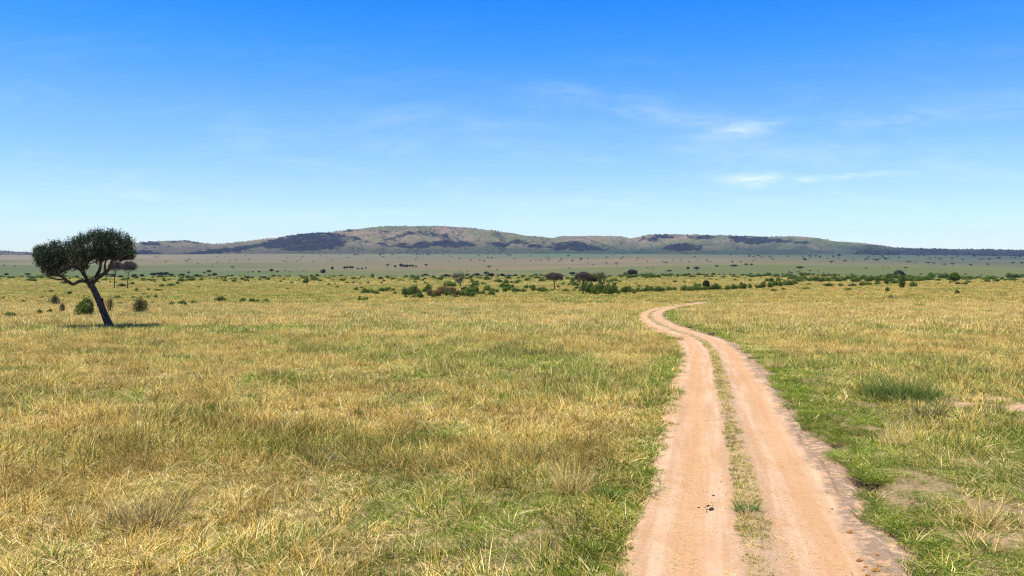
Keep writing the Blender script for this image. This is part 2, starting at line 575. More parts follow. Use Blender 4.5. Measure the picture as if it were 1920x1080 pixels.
M_dung, t, out = material("dark_dung")
gp = t.n('ShaderNodeTexCoord').outputs['Object']
nb = t.noise(gp, 30, 5, .6)
principled(t, out, t.mix(nb, (0.012, 0.010, 0.009), (0.04, 0.030, 0.024)), .8, .3, bump(t, nb, .7, .01))
M_clod, t, out = material("orange_clod")
gp = t.n('ShaderNodeTexCoord').outputs['Object']
nb = t.noise(gp, 26, 5, .6)
principled(t, out, t.mix(t.ramp(nb, .3, .7), (0.16, 0.062, 0.018), (0.50, 0.26, 0.06)), .9, .2, bump(t, nb, .7, .01))
M_earth, t, out = material("dark_earth")
gp = t.n('ShaderNodeTexCoord').outputs['Object']
nb = t.noise(gp, 12, 5, .6)
principled(t, out, t.mix(nb, (0.045, 0.028, 0.018), (0.13, 0.075, 0.045)), .95, .1, bump(t, nb, .8, .03))
M_pebble, t, out = material("pebble")
principled(t, out, (0.40, 0.29, 0.21), .9, .2)

PALE_PTS = {k: ray(*k) for k in ((262, 541), (292, 545), (386, 558))}


def pale_at(X, Y):
    """worn pale earth: the scrape at the right and two bits of a side track far left"""
    e = np.exp(-(((X - 12.9) / 2.1) ** 2 + ((Y - 19.6) / 1.5) ** 2) ** 1.5)
    e = e * sstep(.30, .62, fbm(X / .7, Y / .9, 3, 621))
    for (px, py, rx, ry) in ((262, 541, 7.5, 5.0), (292, 545, 5.0, 3.5), (386, 558, 2.6, 6.0)):
        x0, y0, _ = PALE_PTS[(px, py)]
        e = np.maximum(e, np.exp(-(((X - x0) / rx) ** 2 + ((Y - y0) / ry) ** 2) ** 1.5))
    return e


# ------------------------------------------------------------------ the ground sheet
ys = [-24.0]
while ys[-1] < 34: ys.append(ys[-1] + .33)
while ys[-1] < 14000: ys.append(ys[-1] * 1.0125)
ys = np.array(ys)
us = np.linspace(-1.15, 1.15, 520)
YY = np.repeat(ys[:, None], len(us), 1)
XX = us[None, :] * (YY + 44)
ZZ = zf(XX, YY)
ss = road_s(XX, YY)
inroad = sstep(2.25, 1.75, np.abs(ss)) * (YY < 165)
ZZ = ZZ - 0.22 * inroad
# turf colour zones: (depth, colour at left / centre / right)
ZN = [
    (80, (.34, .27, .10), (.34, .27, .10), (.33, .25, .09)),
    (250, (.31, .25, .10), (.32, .26, .105), (.30, .23, .085)),
    (500, (.25, .20, .068), (.27, .215, .075), (.22, .19, .06)),
    (620, (.17, .165, .045), (.16, .16, .042), (.16, .165, .042)),
    (750, (.15, .16, .05), (.14, .16, .045), (.15, .165, .05)),
    (1100, (.12, .15, .045), (.15, .16, .06), (.145, .16, .05)),
    (1500, (.12, .155, .05), (.165, .17, .06), (.175, .18, .055)),
    (2100, (.14, .165, .06), (.30, .23, .12), (.16, .17, .08)),
    (2800, (.255, .215, .105), (.245, .20, .10), (.15, .16, .08)),
    (3800, (.27, .22, .12), (.18, .175, .09), (.15, .15, .085)),
    (5200, (.30, .24, .145), (.13, .19, .085), (.10, .13, .075)),
    (8000, (.28, .24, .13), (.11, .17, .085), (.07, .09, .06)),
]
ZN = [(z[0],) + tuple(tuple(c * (1 if z[0] < 400 else (.85 if z[0] < 600 else (.66 if z[0] < 1800 else .55))) for c in col_) for col_ in z[1:]) for z in ZN]
dd = np.log([z[0] for z in ZN])


def zone_at(X, Y):
    sx = CX + F * X / np.maximum(Y, 10)
    out_ = np.zeros(X.shape + (3,))
    wl = np.clip((1120 - sx) / 900, 0, 1); wr = np.clip((sx - 1200) / 700, 0, 1); wc = 1 - wl - wr
    ly = np.log(np.maximum(Y, 5)) + (.80 * (fbm(X / 800, Y / 450, 4, 21) - .5) * 2 + .16 * np.sin(sx / 290.0)) * sstep(500, 1300, Y)
    for k in range(3):
        a = np.interp(ly, dd, [z[1][k] for z in ZN]); b = np.interp(ly, dd, [z[2][k] for z in ZN]); c = np.interp(ly, dd, [z[3][k] for z in ZN])
        out_[..., k] = wl * a + wc * b + wr * c
    return out_


zone = zone_at(XX, YY)
nearm = sstep(140, 60, YY) * (.85)
nearm = np.maximum(nearm, .95 * sstep(3.0, 1.8, np.abs(ss)) * (YY < 165))
V = np.stack([XX, YY, ZZ], -1).reshape(-1, 3)
me = mesh("ground", V, grid_faces(len(ys), len(us)), M_ground, {'zone': zone.reshape(-1, 3), 'near': nearm.ravel(), 'pale': pale_at(XX, YY).ravel()}, smooth=True)
tag(link("ground", me), "dry savannah ground sheet rolling away to the hills", "ground", kind="structure")

# ------------------------------------------------------------------ the track
rows = []
tpos = 0.0
while tpos < RL[-1] - .3:
    rows.append(tpos)
    y_here = np.interp(tpos, tt, RCY)
    tpos += .045 if 5 < y_here < 14 else (.09 if y_here < 30 else .22)
rows = np.array(rows)
cols = np.linspace(-2.15, 2.15, 120)
cx = np.interp(rows, tt, RCX); cy = np.interp(rows, tt, RCY)
txx = np.interp(rows, tt, TX); tyy = np.interp(rows, tt, TY)
SS = np.repeat(cols[None], len(rows), 0)
XX = cx[:, None] + tyy[:, None] * SS
YY = cy[:, None] - txx[:, None] * SS
base = zf(XX, YY)
TT = np.repeat(rows[:, None], len(cols), 1)
wob = (fbm(TT / 1.7, TT * 0 + .3, 3, 31) - .5)
rut = np.exp(-((np.abs(SS + .10 * wob) - .80) / .36) ** 2)
z = base - .045 * rut + .03 * np.exp(-(SS / .25) ** 2)
z += .010 * (fbm(XX * 22, YY * 22, 2, 45) - .5) + .030 * (fbm(XX * 1.4, YY * 1.4, 3, 41) - .5) + .010 * (fbm(XX * 9, YY * 9, 3, 43) - .5)
# eroded shallow gully on the right margin
gx = 1.33 + .22 * (fbm(TT / 1.9, TT * 0, 3, 51) - .5) * 2
z -= (.065 * sstep(-.03, .03, SS - gx) * sstep(.65, .10, SS - gx)) * (.55 + .6 * vnoise(XX * 2, YY * 2, 8))
z += .030 * sstep(.0, .5, SS - gx) * (fbm(XX * 5, YY * 5, 3, 61) - .5)
edgeL = 1.40 + .12 * (fbm(TT / .8, TT * 0 + 7, 4, 71) - .5) * 2
edgeR = 1.60 + .26 * (fbm(TT / .9, TT * 0 + 3, 4, 73) - .5) * 2
ed = np.where(SS < 0, -SS - edgeL, SS - edgeR)
z -= .20 * sstep(0, .35, ed)
endt = sstep(RL[-1] - 4, RL[-1] - 1, TT)
z -= .2 * endt
V = np.stack([XX, YY, z + .004], -1).reshape(-1, 3)
st = np.stack([SS, TT, np.zeros_like(SS)], -1).reshape(-1, 3)
me = mesh("dirt_road", V, grid_faces(len(rows), len(cols)), M_road, {'st': st}, smooth=True)
tag(link("dirt_road", me), "twin rut dirt track winding through the dry grass", "road", kind="structure")
ROADZ = (XX, YY, z)


def soft_z(x, y):
    """height of what one stands on: track surface near the track, else turf"""
    return float(zf(x, y))


def road_z(x, y):
    d = (ROADZ[0] - x) ** 2 + (ROADZ[1] - y) ** 2
    k = np.unravel_index(d.argmin(), d.shape)
    return float(ROADZ[2][k]) + .004 if d[k] < .09 else float(zf(x, y))


# ------------------------------------------------------------------ hills
def ridge(pts, D0, front, back, seed, rough=1.0):
    return dict(x=[p[0] for p in pts], y=[p[1] for p in pts], D=D0, f=front, b=back, seed=seed, r=rough)


RID = [
    ridge([(-700, 465), (-200, 470), (0, 470), (30, 472), (60, 474), (120, 468), (180, 460), (250, 455), (300, 452), (350, 451), (375, 455), (400, 458), (440, 455), (480, 450), (540, 443), (600, 438), (645, 432), (700, 426), (735, 424), (780, 424), (830, 424), (880, 427), (920, 432), (960, 437), (985, 442), (1040, 446), (1100, 447), (1160, 449), (1300, 452), (1500, 462), (1700, 475), (2600, 480)], 9000, 2600, 2500, 1),
    ridge([(900, 480), (980, 455), (1035, 447), (1050, 443), (1100, 442), (1165, 443), (1185, 448), (1210, 456), (1300, 470), (1500, 490)], 9700, 1800, 1500, 2),
    ridge([(1080, 486), (1150, 462), (1180, 448), (1215, 441), (1260, 439), (1300, 440), (1380, 442), (1440, 444), (1500, 443.5), (1530, 446), (1570, 453), (1610, 455), (1640, 458), (1680, 464), (1720, 466), (1800, 467), (1920, 469), (2300, 471), (2800, 470)], 9300, 2500, 2500, 3),
    ridge([(380, 486), (440, 470), (480, 459), (530, 444), (565, 438), (600, 435.5), (625, 437), (660, 446), (700, 460), (730, 474), (760, 486)], 7600, 1300, 1300, 4, .7),
    ridge([(720, 488), (760, 462), (800, 455), (860, 452), (920, 455), (980, 460), (1040, 472), (1100, 486)], 7700, 1100, 1200, 5, .7),
    ridge([(960, 488), (1010, 462), (1050, 455), (1090, 453), (1120, 461), (1145, 471), (1180, 486)], 7300, 900, 1000, 6, .6),
    ridge([(1200, 488), (1240, 464), (1270, 457), (1285, 456), (1310, 463), (1340, 469), (1380, 486)], 7000, 800, 900, 7, .6),
    ridge([(1590, 486), (1610, 468), (1630, 460), (1645, 461), (1660, 467), (1680, 473), (1700, 486)], 6600, 500, 700, 8, .5),
    ridge([(-300, 476), (0, 478), (60, 477), (120, 478), (240, 474), (290, 474), (330, 480), (400, 490)], 7400, 900, 1200, 9, .5),
]


def hz(X, Y):
    sx = CX + F * X / Y
    g = zf(X, Y)
    z = g - 14
    for r in RID:
        jit = (fbm(sx / 14, np.zeros_like(sx) + r['seed'] * 5.1, 3, 80 + r['seed']) - .5) * 1.6
        yc = np.interp(sx, r['x'], r['y']) + jit
        crest = EYE + r['D'] * (HY - yc) / F
        crest = np.maximum(crest, -40)
        off = (fbm(X / 900, Y * 0 + r['seed'], 3, 90 + r['seed']) - .5) * 500 * r['r']
        dl = Y - (r['D'] + off * .0)
        fr = r['f'] * (.85 + .5 * fbm(sx / 60, np.zeros_like(sx) + 3.3 * r['seed'], 3, 33))
        k = np.where(dl < 0, np.clip(1 + dl / fr, 0, 1), np.clip(1 - dl / r['b'], 0, 1))
        prof = np.where(dl < 0, .42 * k ** 1.1 + .58 * sstep(0, 1, k), sstep(0, 1, k))
        gul = (fbm(X / 330, Y / 520, 4, 130 + r['seed']) - .5) * 2
        gul2 = 1 - np.abs(2 * fbm(X / 420, Y / 1500, 3, 150 + r['seed']) - 1) * 2
        base_ = g - 14
        hgt = np.maximum(crest - base_, 0)
        side = 4 * prof * (1 - prof)
        zz = base_ + hgt * (prof + .30 * side * gul * r['r'] + .30 * side * gul2 * r['r'])
        # never above the sight line of its own crest on the near slope
        lim = EYE + Y * (HY - yc) / F
        zz = np.where(dl < 0, np.minimum(zz, lim - .2), zz)
        z = np.maximum(z, zz)
    return z


hy = np.concatenate([np.linspace(5200, 9800, 170), np.linspace(9850, 12600, 30)])
hu = np.linspace(-1.05, 1.05, 1150)
YY = np.repeat(hy[:, None], len(hu), 1)
XX = hu[None] * YY
ZZ = hz(XX, YY)
SXh = CX + F * XX / YY
SYh = HY + F * (EYE - ZZ) / YY


def inpoly(px, py, poly):
    r = np.zeros(px.shape, bool)
    n = len(poly)
    for i in range(n):
        x1, y1 = poly[i]; x2, y2 = poly[(i + 1) % n]
        c = ((y1 > py) != (y2 > py))
        with np.errstate(divide='ignore', invalid='ignore'):
            xi = (x2 - x1) * (py - y1) / (y2 - y1 + 1e-9) + x1
        r ^= c & (px < xi)
    return r


def q(off, pts):
    return [(off + x / 4, 400 + y / 4) for x, y in pts]


WOODS = [
    q(480, [(-20, 240), (120, 198), (300, 153), (450, 140), (600, 146), (660, 195), (700, 240), (560, 272), (300, 288), (100, 262), (-10, 262)]),
    q(480, [(590, 140), (640, 150), (740, 172), (830, 196), (810, 212), (700, 195), (600, 172)]),
    q(480, [(830, 200), (920, 232), (900, 242), (820, 214)]),
    q(480, [(650, 128), (730, 124), (735, 142), (670, 142)]),
    q(480, [(920, 130), (1010, 120), (1020, 135), (930, 160)]),
    q(480, [(915, 230), (1060, 155), (1190, 130), (1260, 140), (1340, 150), (1330, 168), (1190, 158), (1080, 185), (930, 242)]),
    q(480, [(1330, 165), (1400, 155), (1490, 175), (1440, 190), (1330, 185)]),
    q(480, [(960, 250), (1050, 222), (1200, 212), (1350, 206), (1500, 203), (1640, 218), (1700, 236), (1560, 250), (1300, 258), (1080, 262)]),
    q(480, [(1700, 225), (1760, 208), (1860, 215), (1930, 250), (1800, 252)]),
    q(480, [(1600, 155), (1640, 148), (1690, 158), (1640, 168)]),
    q(480, [(1760, 155), (1810, 145), (1860, 160), (1810, 175)]),
    q(960, [(-10, 185), (60, 200), (200, 235), (290, 262), (180, 262), (90, 235), (-10, 222)]),
    q(960, [(270, 222), (400, 212), (520, 212), (620, 245), (720, 276), (640, 286), (300, 276)]),
    q(960, [(960, 218), (1000, 178), (1100, 158), (1190, 160), (1240, 185), (1120, 205)]),
    q(960, [(1270, 180), (1400, 160), (1500, 165), (1540, 186), (1400, 200), (1300, 192)]),
    q(960, [(1100, 268), (1200, 238), (1300, 220), (1380, 240), (1450, 268), (1300, 290)]),
    q(960, [(1610, 172), (1700, 162), (1800, 180), (1920, 175), (1960, 215), (1840, 235), (1660, 212)]),
    q(1440, [(-10, 190), (120, 195), (280, 212), (310, 228), (150, 225), (0, 214)]),
    q(1440, [(640, 300), (760, 236), (820, 236), (870, 268), (1000, 262), (2000, 275), (2300, 300), (2300, 345), (1000, 330)]),
    q(0, [(960, 295), (1060, 275), (1150, 282), (1240, 305), (1120, 320), (980, 320)]),
    q(0, [(1030, 250), (1060, 218), (1150, 210), (1230, 222), (1200, 256), (1120, 232)]),
    q(0, [(1330, 308), (1500, 275), (1700, 255), (1930, 232), (1930, 262), (1700, 300), (1500, 315)]),
    q(0, [(-600, 330), (-100, 325), (60, 322), (250, 300), (300, 318), (200, 350), (0, 350), (-600, 355)]),
    q(0, [(1200, 210), (1300, 204), (1440, 203), (1470, 222), (1300, 216)]),
]
jx = (fbm(SXh / 6, SYh / 1.6, 4, 201) - .5) * 44
jy = (fbm(SXh / 6, SYh / 1.6, 4, 203) - .5) * 9
wood = np.zeros(XX.shape)
for p in WOODS:
    wood = np.maximum(wood, inpoly(SXh + jx, SYh + jy, p).astype(float))
for _ in range(3):
    wp = np.pad(wood, 1, mode='edge')
    wood = (wp[:-2, 1:-1] + wp[2:, 1:-1] + wp[1:-1, :-2] + wp[1:-1, 2:] + 2 * wood) / 6
green = sstep(466, 474, SYh) * sstep(900, 1150, SXh) * sstep(1650, 1450, SXh) * .9
green = np.maximum(green, .45 * sstep(1150, 1300, SXh) * (fbm(XX / 600, YY / 600, 3, 77) > .45))
V = np.stack([XX, YY, ZZ], -1).reshape(-1, 3)
me = mesh("hills", V, grid_faces(len(hy), len(hu)), M_hill, {'zone': zone_at(XX, YY).reshape(-1, 3), 'low': (sstep(130, 8, ZZ - zf(XX, YY) + 90 * (fbm(XX / 260, YY / 260, 3, 611) - .5))).ravel(), 'wood': (wood * np.where((SXh > 1590) & (SYh > 462), .62, .9)).ravel(), 'green': green.ravel()}, smooth=True)
tag(link("hills", me), "long low ridge of brown hills with dark wooded slopes along the horizon", "hills", kind="structure")


# ------------------------------------------------------------------ foliage builders
def leaf_quads(cen, nrm, size, rs, aspect=1.6):
    """one small quad leaf per centre, facing roughly along nrm"""
    n = len(cen)
    nrm = nrm / (np.linalg.norm(nrm, axis=1, keepdims=True) + 1e-9)
    r = rs.normal(size=(n, 3))
    a = np.cross(nrm, r); a /= np.linalg.norm(a, axis=1, keepdims=True) + 1e-9
    b = np.cross(nrm, a)
    s = (np.asarray(size) * np.ones(n))[:, None] * .5
    a = a * s * aspect; b = b * s
    V = np.stack([cen - a, cen - b * .9, cen + a, cen + b * .9], 1).reshape(-1, 3)
    Fq = np.arange(n * 4).reshape(-1, 4)
    return V, Fq


def tube_edges(P0, P1, R0, R1, sides=5):
    d = P1 - P0
    L = np.linalg.norm(d, axis=1, keepdims=True) + 1e-9
    d = d / L
    up = np.where(np.abs(d[:, 2:3]) > .9, np.array([[1., 0, 0]]), np.array([[0, 0, 1.]]))
    a = np.cross(d, up); a /= np.linalg.norm(a, axis=1, keepdims=True)
    b = np.cross(d, a)
    an = np.arange(sides) * 2 * math.pi / sides
    ca, sa = np.cos(an), np.sin(an)
    ring = a[:, None, :] * ca[None, :, None] + b[:, None, :] * sa[None, :, None]
    V0 = P0[:, None] + ring * R0[:, None, None]
    V1 = P1[:, None] + ring * R1[:, None, None]
    V = np.concatenate([V0, V1], 1).reshape(-1, 3)
    n = len(P0)
    base = np.arange(n)[:, None] * (2 * sides)
    i = np.arange(sides); j = (i + 1) % sides
    Fq = np.stack([base + i, base + j, base + sides + j, base + sides + i], -1).reshape(-1, 4)
    return V, Fq


def tube_path(pts, rad, sides=10, bumpy=0.0, seed=1):
    pts = np.asarray(pts, float); rad = np.asarray(rad, float)
    n = len(pts)
    T = np.gradient(pts, axis=0); T /= np.linalg.norm(T, axis=1, keepdims=True)
    ref = np.array([0.0, 1.0, 0.0])
    V = []
    for i in range(n):
        a = np.cross(T[i], ref); a /= np.linalg.norm(a) + 1e-9
        b = np.cross(T[i], a)
        for k in range(sides):
            an = 2 * math.pi * k / sides
            r = rad[i] * (1 + bumpy * (vnoise(np.array([k * 1.3 + seed * 7]), np.array([i * .55]), seed)[0] - .5) * 2)
            V.append(pts[i] + (a * math.cos(an) + b * math.sin(an)) * r)
    V = np.array(V)
    base = np.arange(n - 1)[:, None] * sides
    i = np.arange(sides); j = (i + 1) % sides
    Fq = np.stack([base + i, base + j, base + sides + j, base + sides + i], -1).reshape(-1, 4)
    return V, Fq


def resample(pts, step):
    pts = np.asarray(pts, float)
    if len(pts) > 2:
        n = 6
        Q = np.vstack([2 * pts[0] - pts[1], pts, 2 * pts[-1] - pts[-2]])
        out = []
        for i in range(1, len(Q) - 2):
            p0, p1, p2, p3 = Q[i - 1:i + 3]
            for k in range(n):
                t = k / n
                out.append(.5 * ((2 * p1) + (-p0 + p2) * t + (2 * p0 - 5 * p1 + 4 * p2 - p3) * t * t + (-p0 + 3 * p1 - 3 * p2 + p3) * t ** 3))
        out.append(pts[-1]); pts = np.array(out)
    L = np.concatenate([[0], np.cumsum(np.linalg.norm(np.diff(pts, axis=0), axis=1))])
    m = max(2, int(L[-1] / step) + 1)
    s = np.linspace(0, L[-1], m)
    return np.stack([np.interp(s, L, pts[:, k]) for k in range(3)], 1), s / L[-1]


def join(parts):
    Vs, Fs, o = [], [], 0
    for V, Fq in parts:
        Vs.append(V); Fs.append(np.asarray(Fq) + o); o += len(V)
    return np.concatenate(Vs), np.concatenate(Fs)


def grow(nodes, anchors, rs, step=.3, up=.0, wander=.06):
    """connect crown anchor points to a growing branch graph; returns pos, parent"""
    pos = [np.array(p) for p in nodes]
    n0 = len(pos)
    par = [-1] * n0
    A = np.array(anchors)
    N0 = np.array(pos)
    d = np.min(np.linalg.norm(A[:, None] - N0[None], axis=2), axis=1)
    arr = np.zeros((n0 + len(A) * 8, 3)); arr[:n0] = N0; cnt = n0
    tips = []
    for i in np.argsort(d):
        a = A[i]
        dist = np.linalg.norm(arr[:cnt] - a, axis=1) + np.maximum(arr[:cnt, 2] - a[2], 0) * 1.2
        k = int(dist.argmin()); p = arr[k].copy()
        L = np.linalg.norm(a - p)
        m = int(min(7, max(1, round(L / step))))
        prev = k
        for j in range(1, m + 1):
            f = j / m
            pt = p + (a - p) * f + (rs.normal(size=3) * wander * L * math.sin(math.pi * f) if j < m else 0)
            pt[2] -= up * L * math.sin(math.pi * f)
            arr[cnt] = pt; par.append(prev); prev = cnt; cnt += 1
        tips.append(prev)
    return arr[:cnt], np.array(par), tips, n0


def branch_mesh(pos, par, n0, tips, rtip, power=.45, rmax=.1, sides=4):
    w_ = np.zeros(len(pos)); w_[tips] = 1
    for i in range(len(pos) - 1, n0 - 1, -1):
        if w_[i] == 0: w_[i] = 1
        w_[par[i]] += w_[i]
    r = np.minimum(rtip * np.maximum(w_, 1) ** power, rmax)
    idx = np.arange(n0, len(pos))
    P0 = pos[par[idx]]; P1 = pos[idx]
    R1 = r[idx]; R0 = np.minimum(r[par[idx]], R1 * 1.35)
    return tube_edges(P0, P1, R0, R1, sides)


def build_tree(name, base, scale_px, trunk, boughs, anchors, leaf_fn, mats, label, cat, group=None, rtip=.010, rmax=.09, twig_up=0.0, sides=10, step=.3):
    """trunk and boughs: lists of (x, depth, z, radius) in metres from the base"""
    root = bpy.data.objects.new(name, None); COL.objects.link(root)
    root.location = base; root.empty_display_size = .5
    tag(root, label, cat, group)
    nodes = []
    tr = np.array(trunk)
    p, s = resample(tr[:, :3], .12 if scale_px else .3)
    L0 = np.linspace(0, 1, len(tr))
    seglen = np.concatenate([[0], np.cumsum(np.linalg.norm(np.diff(tr[:, :3], axis=0), axis=1))]); seglen /= seglen[-1]
    r = np.interp(s, seglen, tr[:, 3])
    V, Fq = tube_path(p, r, sides, .10, 3)
    me = mesh("trunk", V, Fq, mats[0], smooth=True)
    link("trunk", me, root)
    for bi, b in enumerate(boughs):
        b = np.array(b)
        p, s = resample(b[:, :3], .15)
        seglen = np.concatenate([[0], np.cumsum(np.linalg.norm(np.diff(b[:, :3], axis=0), axis=1))]); seglen /= seglen[-1]
        r = np.interp(s, seglen, b[:, 3])
        V, Fq = tube_path(p, r, max(6, sides - 2), .12, 5 + bi)
        link("bough", mesh("bough", V, Fq, mats[0], smooth=True), root)
        nodes += list(p[2:])
    rs = np.random.RandomState(abs(hash(name)) % 1000 if False else len(anchors) + 5)
    if not nodes: nodes = list(p[-6:])
    pos, par, tips, n0 = grow(nodes, anchors, rs, step=step, up=twig_up)
    Vb, Fb = branch_mesh(pos, par, n0, tips, rtip, rmax=rmax)
    Vl, Fl, cv = leaf_fn(pos, tips, rs)
    V = np.concatenate([Vb, Vl]); Fa = np.concatenate([Fb, Fl + len(Vb)])
    mi = np.concatenate([np.zeros(len(Fb)), np.ones(len(Fl))])
    cva = np.concatenate([np.zeros(len(Vb)), cv])
    me = mesh("crown", V, Fa, [mats[0], mats[1]], {'cv': cva}, mat_idx=mi)
    link("crown", me, root)
    return root


def shoots(nshoot, length, nleaf, leaf, upb=.9, jit=.6, keep=None, dens=None):
    """leafy upright shoots at each tip"""
    def fn(pos, tips, rs):
        Vs, Fs, cs, o = [], [], [], 0
        T = pos[tips]
        if keep is not None:
            T = T[keep(T, rs)]
        n = len(T)
        T = np.repeat(T, nshoot, 0)
        clump = np.repeat(rs.rand(n), nshoot)
        d = rs.normal(size=(len(T), 3)) * jit + np.array([0, 0, upb])
        d /= np.linalg.norm(d, axis=1, keepdims=True)
        L = length * (.6 + .8 * rs.rand(len(T)))
        E = T + d * L[:, None]
        Vb, Fb = tube_edges(T, E, np.full(len(T), .006), np.full(len(T), .003), 3)
        ts = rs.rand(len(T), nleaf) * .95 + .08
        C = T[:, None] + (E - T)[:, None] * ts[..., None] + rs.normal(size=(len(T), nleaf, 3)) * leaf * .8
        C = C.reshape(-1, 3)
        Nn = rs.normal(size=C.shape)
        Vl, Fl = leaf_quads(C, Nn, leaf * (.7 + .6 * rs.rand(len(C))), rs)
        cl = np.repeat(np.clip(.25 + .5 * np.repeat(clump, nleaf) + .3 * (rs.rand(len(C)) - .3), 0, 1), 4)
        V = np.concatenate([Vb, Vl]); Fa = np.concatenate([Fb, Fl + len(Vb)])
        return V, Fa, np.concatenate([np.zeros(len(Vb)), cl])
    return fn


# ------------------------------------------------------------------ the big leaning acacia on the left
bx, by, bz = ray(205, 613)
K = by / F


def w2(px, py, dep=0.0):
    return ((px - 205) * K * .893, dep, (613 - py) * K)


def wp(px, py, dep, r):
    return w2(px, py, dep) + (r,)


trunk = [wp(206, 619, 0, .48), wp(205, 614, 0, .40), wp(204, 609, 0, .31), wp(202, 603, 0, .265), wp(196, 588, .05, .245), wp(189, 570, .0, .235), wp(181, 552, -.05, .215), wp(175, 539, 0, .21), wp(170, 530, 0, .22)]
BT = .84
boughs = [
    [wp(171, 533, 0, .20), wp(163, 526, -.15, .16), wp(150, 525, -.4, .14), wp(139, 530, -.6, .135), wp(129, 524, -.8, .12), wp(120, 516, -.9, .105), wp(108, 512, -1.0, .09), wp(98, 505, -1.1, .07), wp(90, 490, -1.1, .055), wp(80, 478, -1.2, .04)],
    [wp(171, 531, 0, .17), wp(160, 517, .4, .13), wp(152, 506, .7, .11), wp(140, 497, 1.0, .09), wp(125, 485, 1.3, .07), wp(112, 470, 1.4, .05)],
    [wp(171, 530, 0, .18), wp(180, 518, .1, .15), wp(187, 505, .4, .13), wp(189, 492, .7, .11), wp(193, 478, 1.0, .08), wp(192, 462, 1.1, .05)],
    [wp(172, 530, 0, .20), wp(184, 519, -.2, .17), wp(196, 511, -.5, .15), wp(206, 501, -.8, .13), wp(210, 488, -1.0, .11), wp(224, 478, -1.2, .08), wp(238, 467, -1.3, .05)],
    [wp(197, 508, -.5, .10), wp(197, 493, -.3, .07), wp(202, 480, -.2, .05), wp(206, 465, 0, .035)],
    [wp(160, 517, .4, .10), wp(156, 500, .1, .08), wp(150, 487, -.2, .06), wp(150, 470, -.4, .04)],
    [wp(125, 520, -.85, .07), wp(112, 521, -1.1, .05), wp(100, 517, -1.3, .04), wp(88, 508, -1.3, .03)],
    [wp(140, 497, 1.0, .07), wp(128, 500, 1.4, .05), wp(112, 494, 1.7, .04), wp(98, 482, 1.8, .03)],
    [wp(152, 506, .7, .07), wp(163, 495, 1.2, .06), wp(172, 480, 1.6, .04)],
    [wp(193, 560, 0, .12), wp(186, 561, -.1, .10), wp(182, 562, -.15, .06)],
]
TOPL = [(66, 468), (85, 460), (105, 452), (130, 447), (148, 440), (165, 433), (195, 430), (225, 432), (243, 441), (252, 456), (256, 468)]
BOTL = [(66, 474), (80, 484), (100, 492), (130, 492), (160, 482), (185, 482), (210, 478), (235, 482), (256, 472)]
boughs = [[(a, b_, c, d * (BT if i else 1)) for i, (a, b_, c, d) in enumerate(bo)] for bo in boughs]
rs = np.random.RandomState(4)
anch = []
while len(anch) < 820:
    px = rs.uniform(72, 250)
    top = np.interp(px, [a for a, _ in TOPL], [b for _, b in TOPL]); bot = np.interp(px, [a for a, _ in BOTL], [b for _, b in BOTL])
    f = rs.rand() ** 1.1
    py = top + 7 + (bot + 16 * (vnoise(np.array([px / 17.0]), np.array([rs.rand() * 3]), 93)[0] - .5) - top) * f
    cxp = (px - 162) / 94
    bot = bot - 16 * max(0, abs(cxp) - .62) / .35 + 4; top = top + 6 * max(0, abs(cxp) - .7) / .3
    rad = 2.9 * math.sqrt(max(0, 1 - cxp ** 2))
    dep = rs.uniform(-1, 1) * rad
    if (dep / 3.4) ** 2 + cxp ** 2 > .98: continue
    # canopy edge curls down in depth
    py += 14 * (abs(dep) / 3.4) ** 2 * (1 - f)
    if vnoise(np.array([px / 13.0]), np.array([dep * 1.7 + py / 7.0]), 91)[0] < .37: continue
    anch.append(w2(px, py, dep))
low = []
while len(low) < 900:     # bare tangled twigs under the canopy on the left side
    px = rs.uniform(74, 200) if rs.rand() < .75 else rs.uniform(200, 250)
    py = rs.uniform(474, 496 if px < 82 else (514 if px < 125 else (506 if px < 165 else 486)))
    dep = rs.uniform(-2.4, 2.4)
    low.append(w2(px, py, dep))
ALLA = np.array(anch + low)
zcut = (613 - 484) * K


def keep_fn(T, rs):
    h = T[:, 2] + (vnoise(T[:, 0] * .9, T[:, 1] * .9, 71) - .5) * 1.3 + .9 * sstep(-2.2, -4.2, T[:, 0]); p = .10 + .90 * sstep(zcut - .9, zcut + .9, h)
    return rs.rand(len(h)) < p


tree1 = build_tree("acacia_tree", (bx, by, bz - .05), 1, trunk, boughs, ALLA, shoots(5, .46, 7, .056, 1.1, .50, keep_fn), (M_bark, M_acacia),
                   "large lone flat topped acacia with dark leaning trunk on the left", "tree", rtip=.017, rmax=.08, twig_up=-.06)
tree1.rotation_euler.z = math.atan2(-bx, by)     # its broad side faces the track


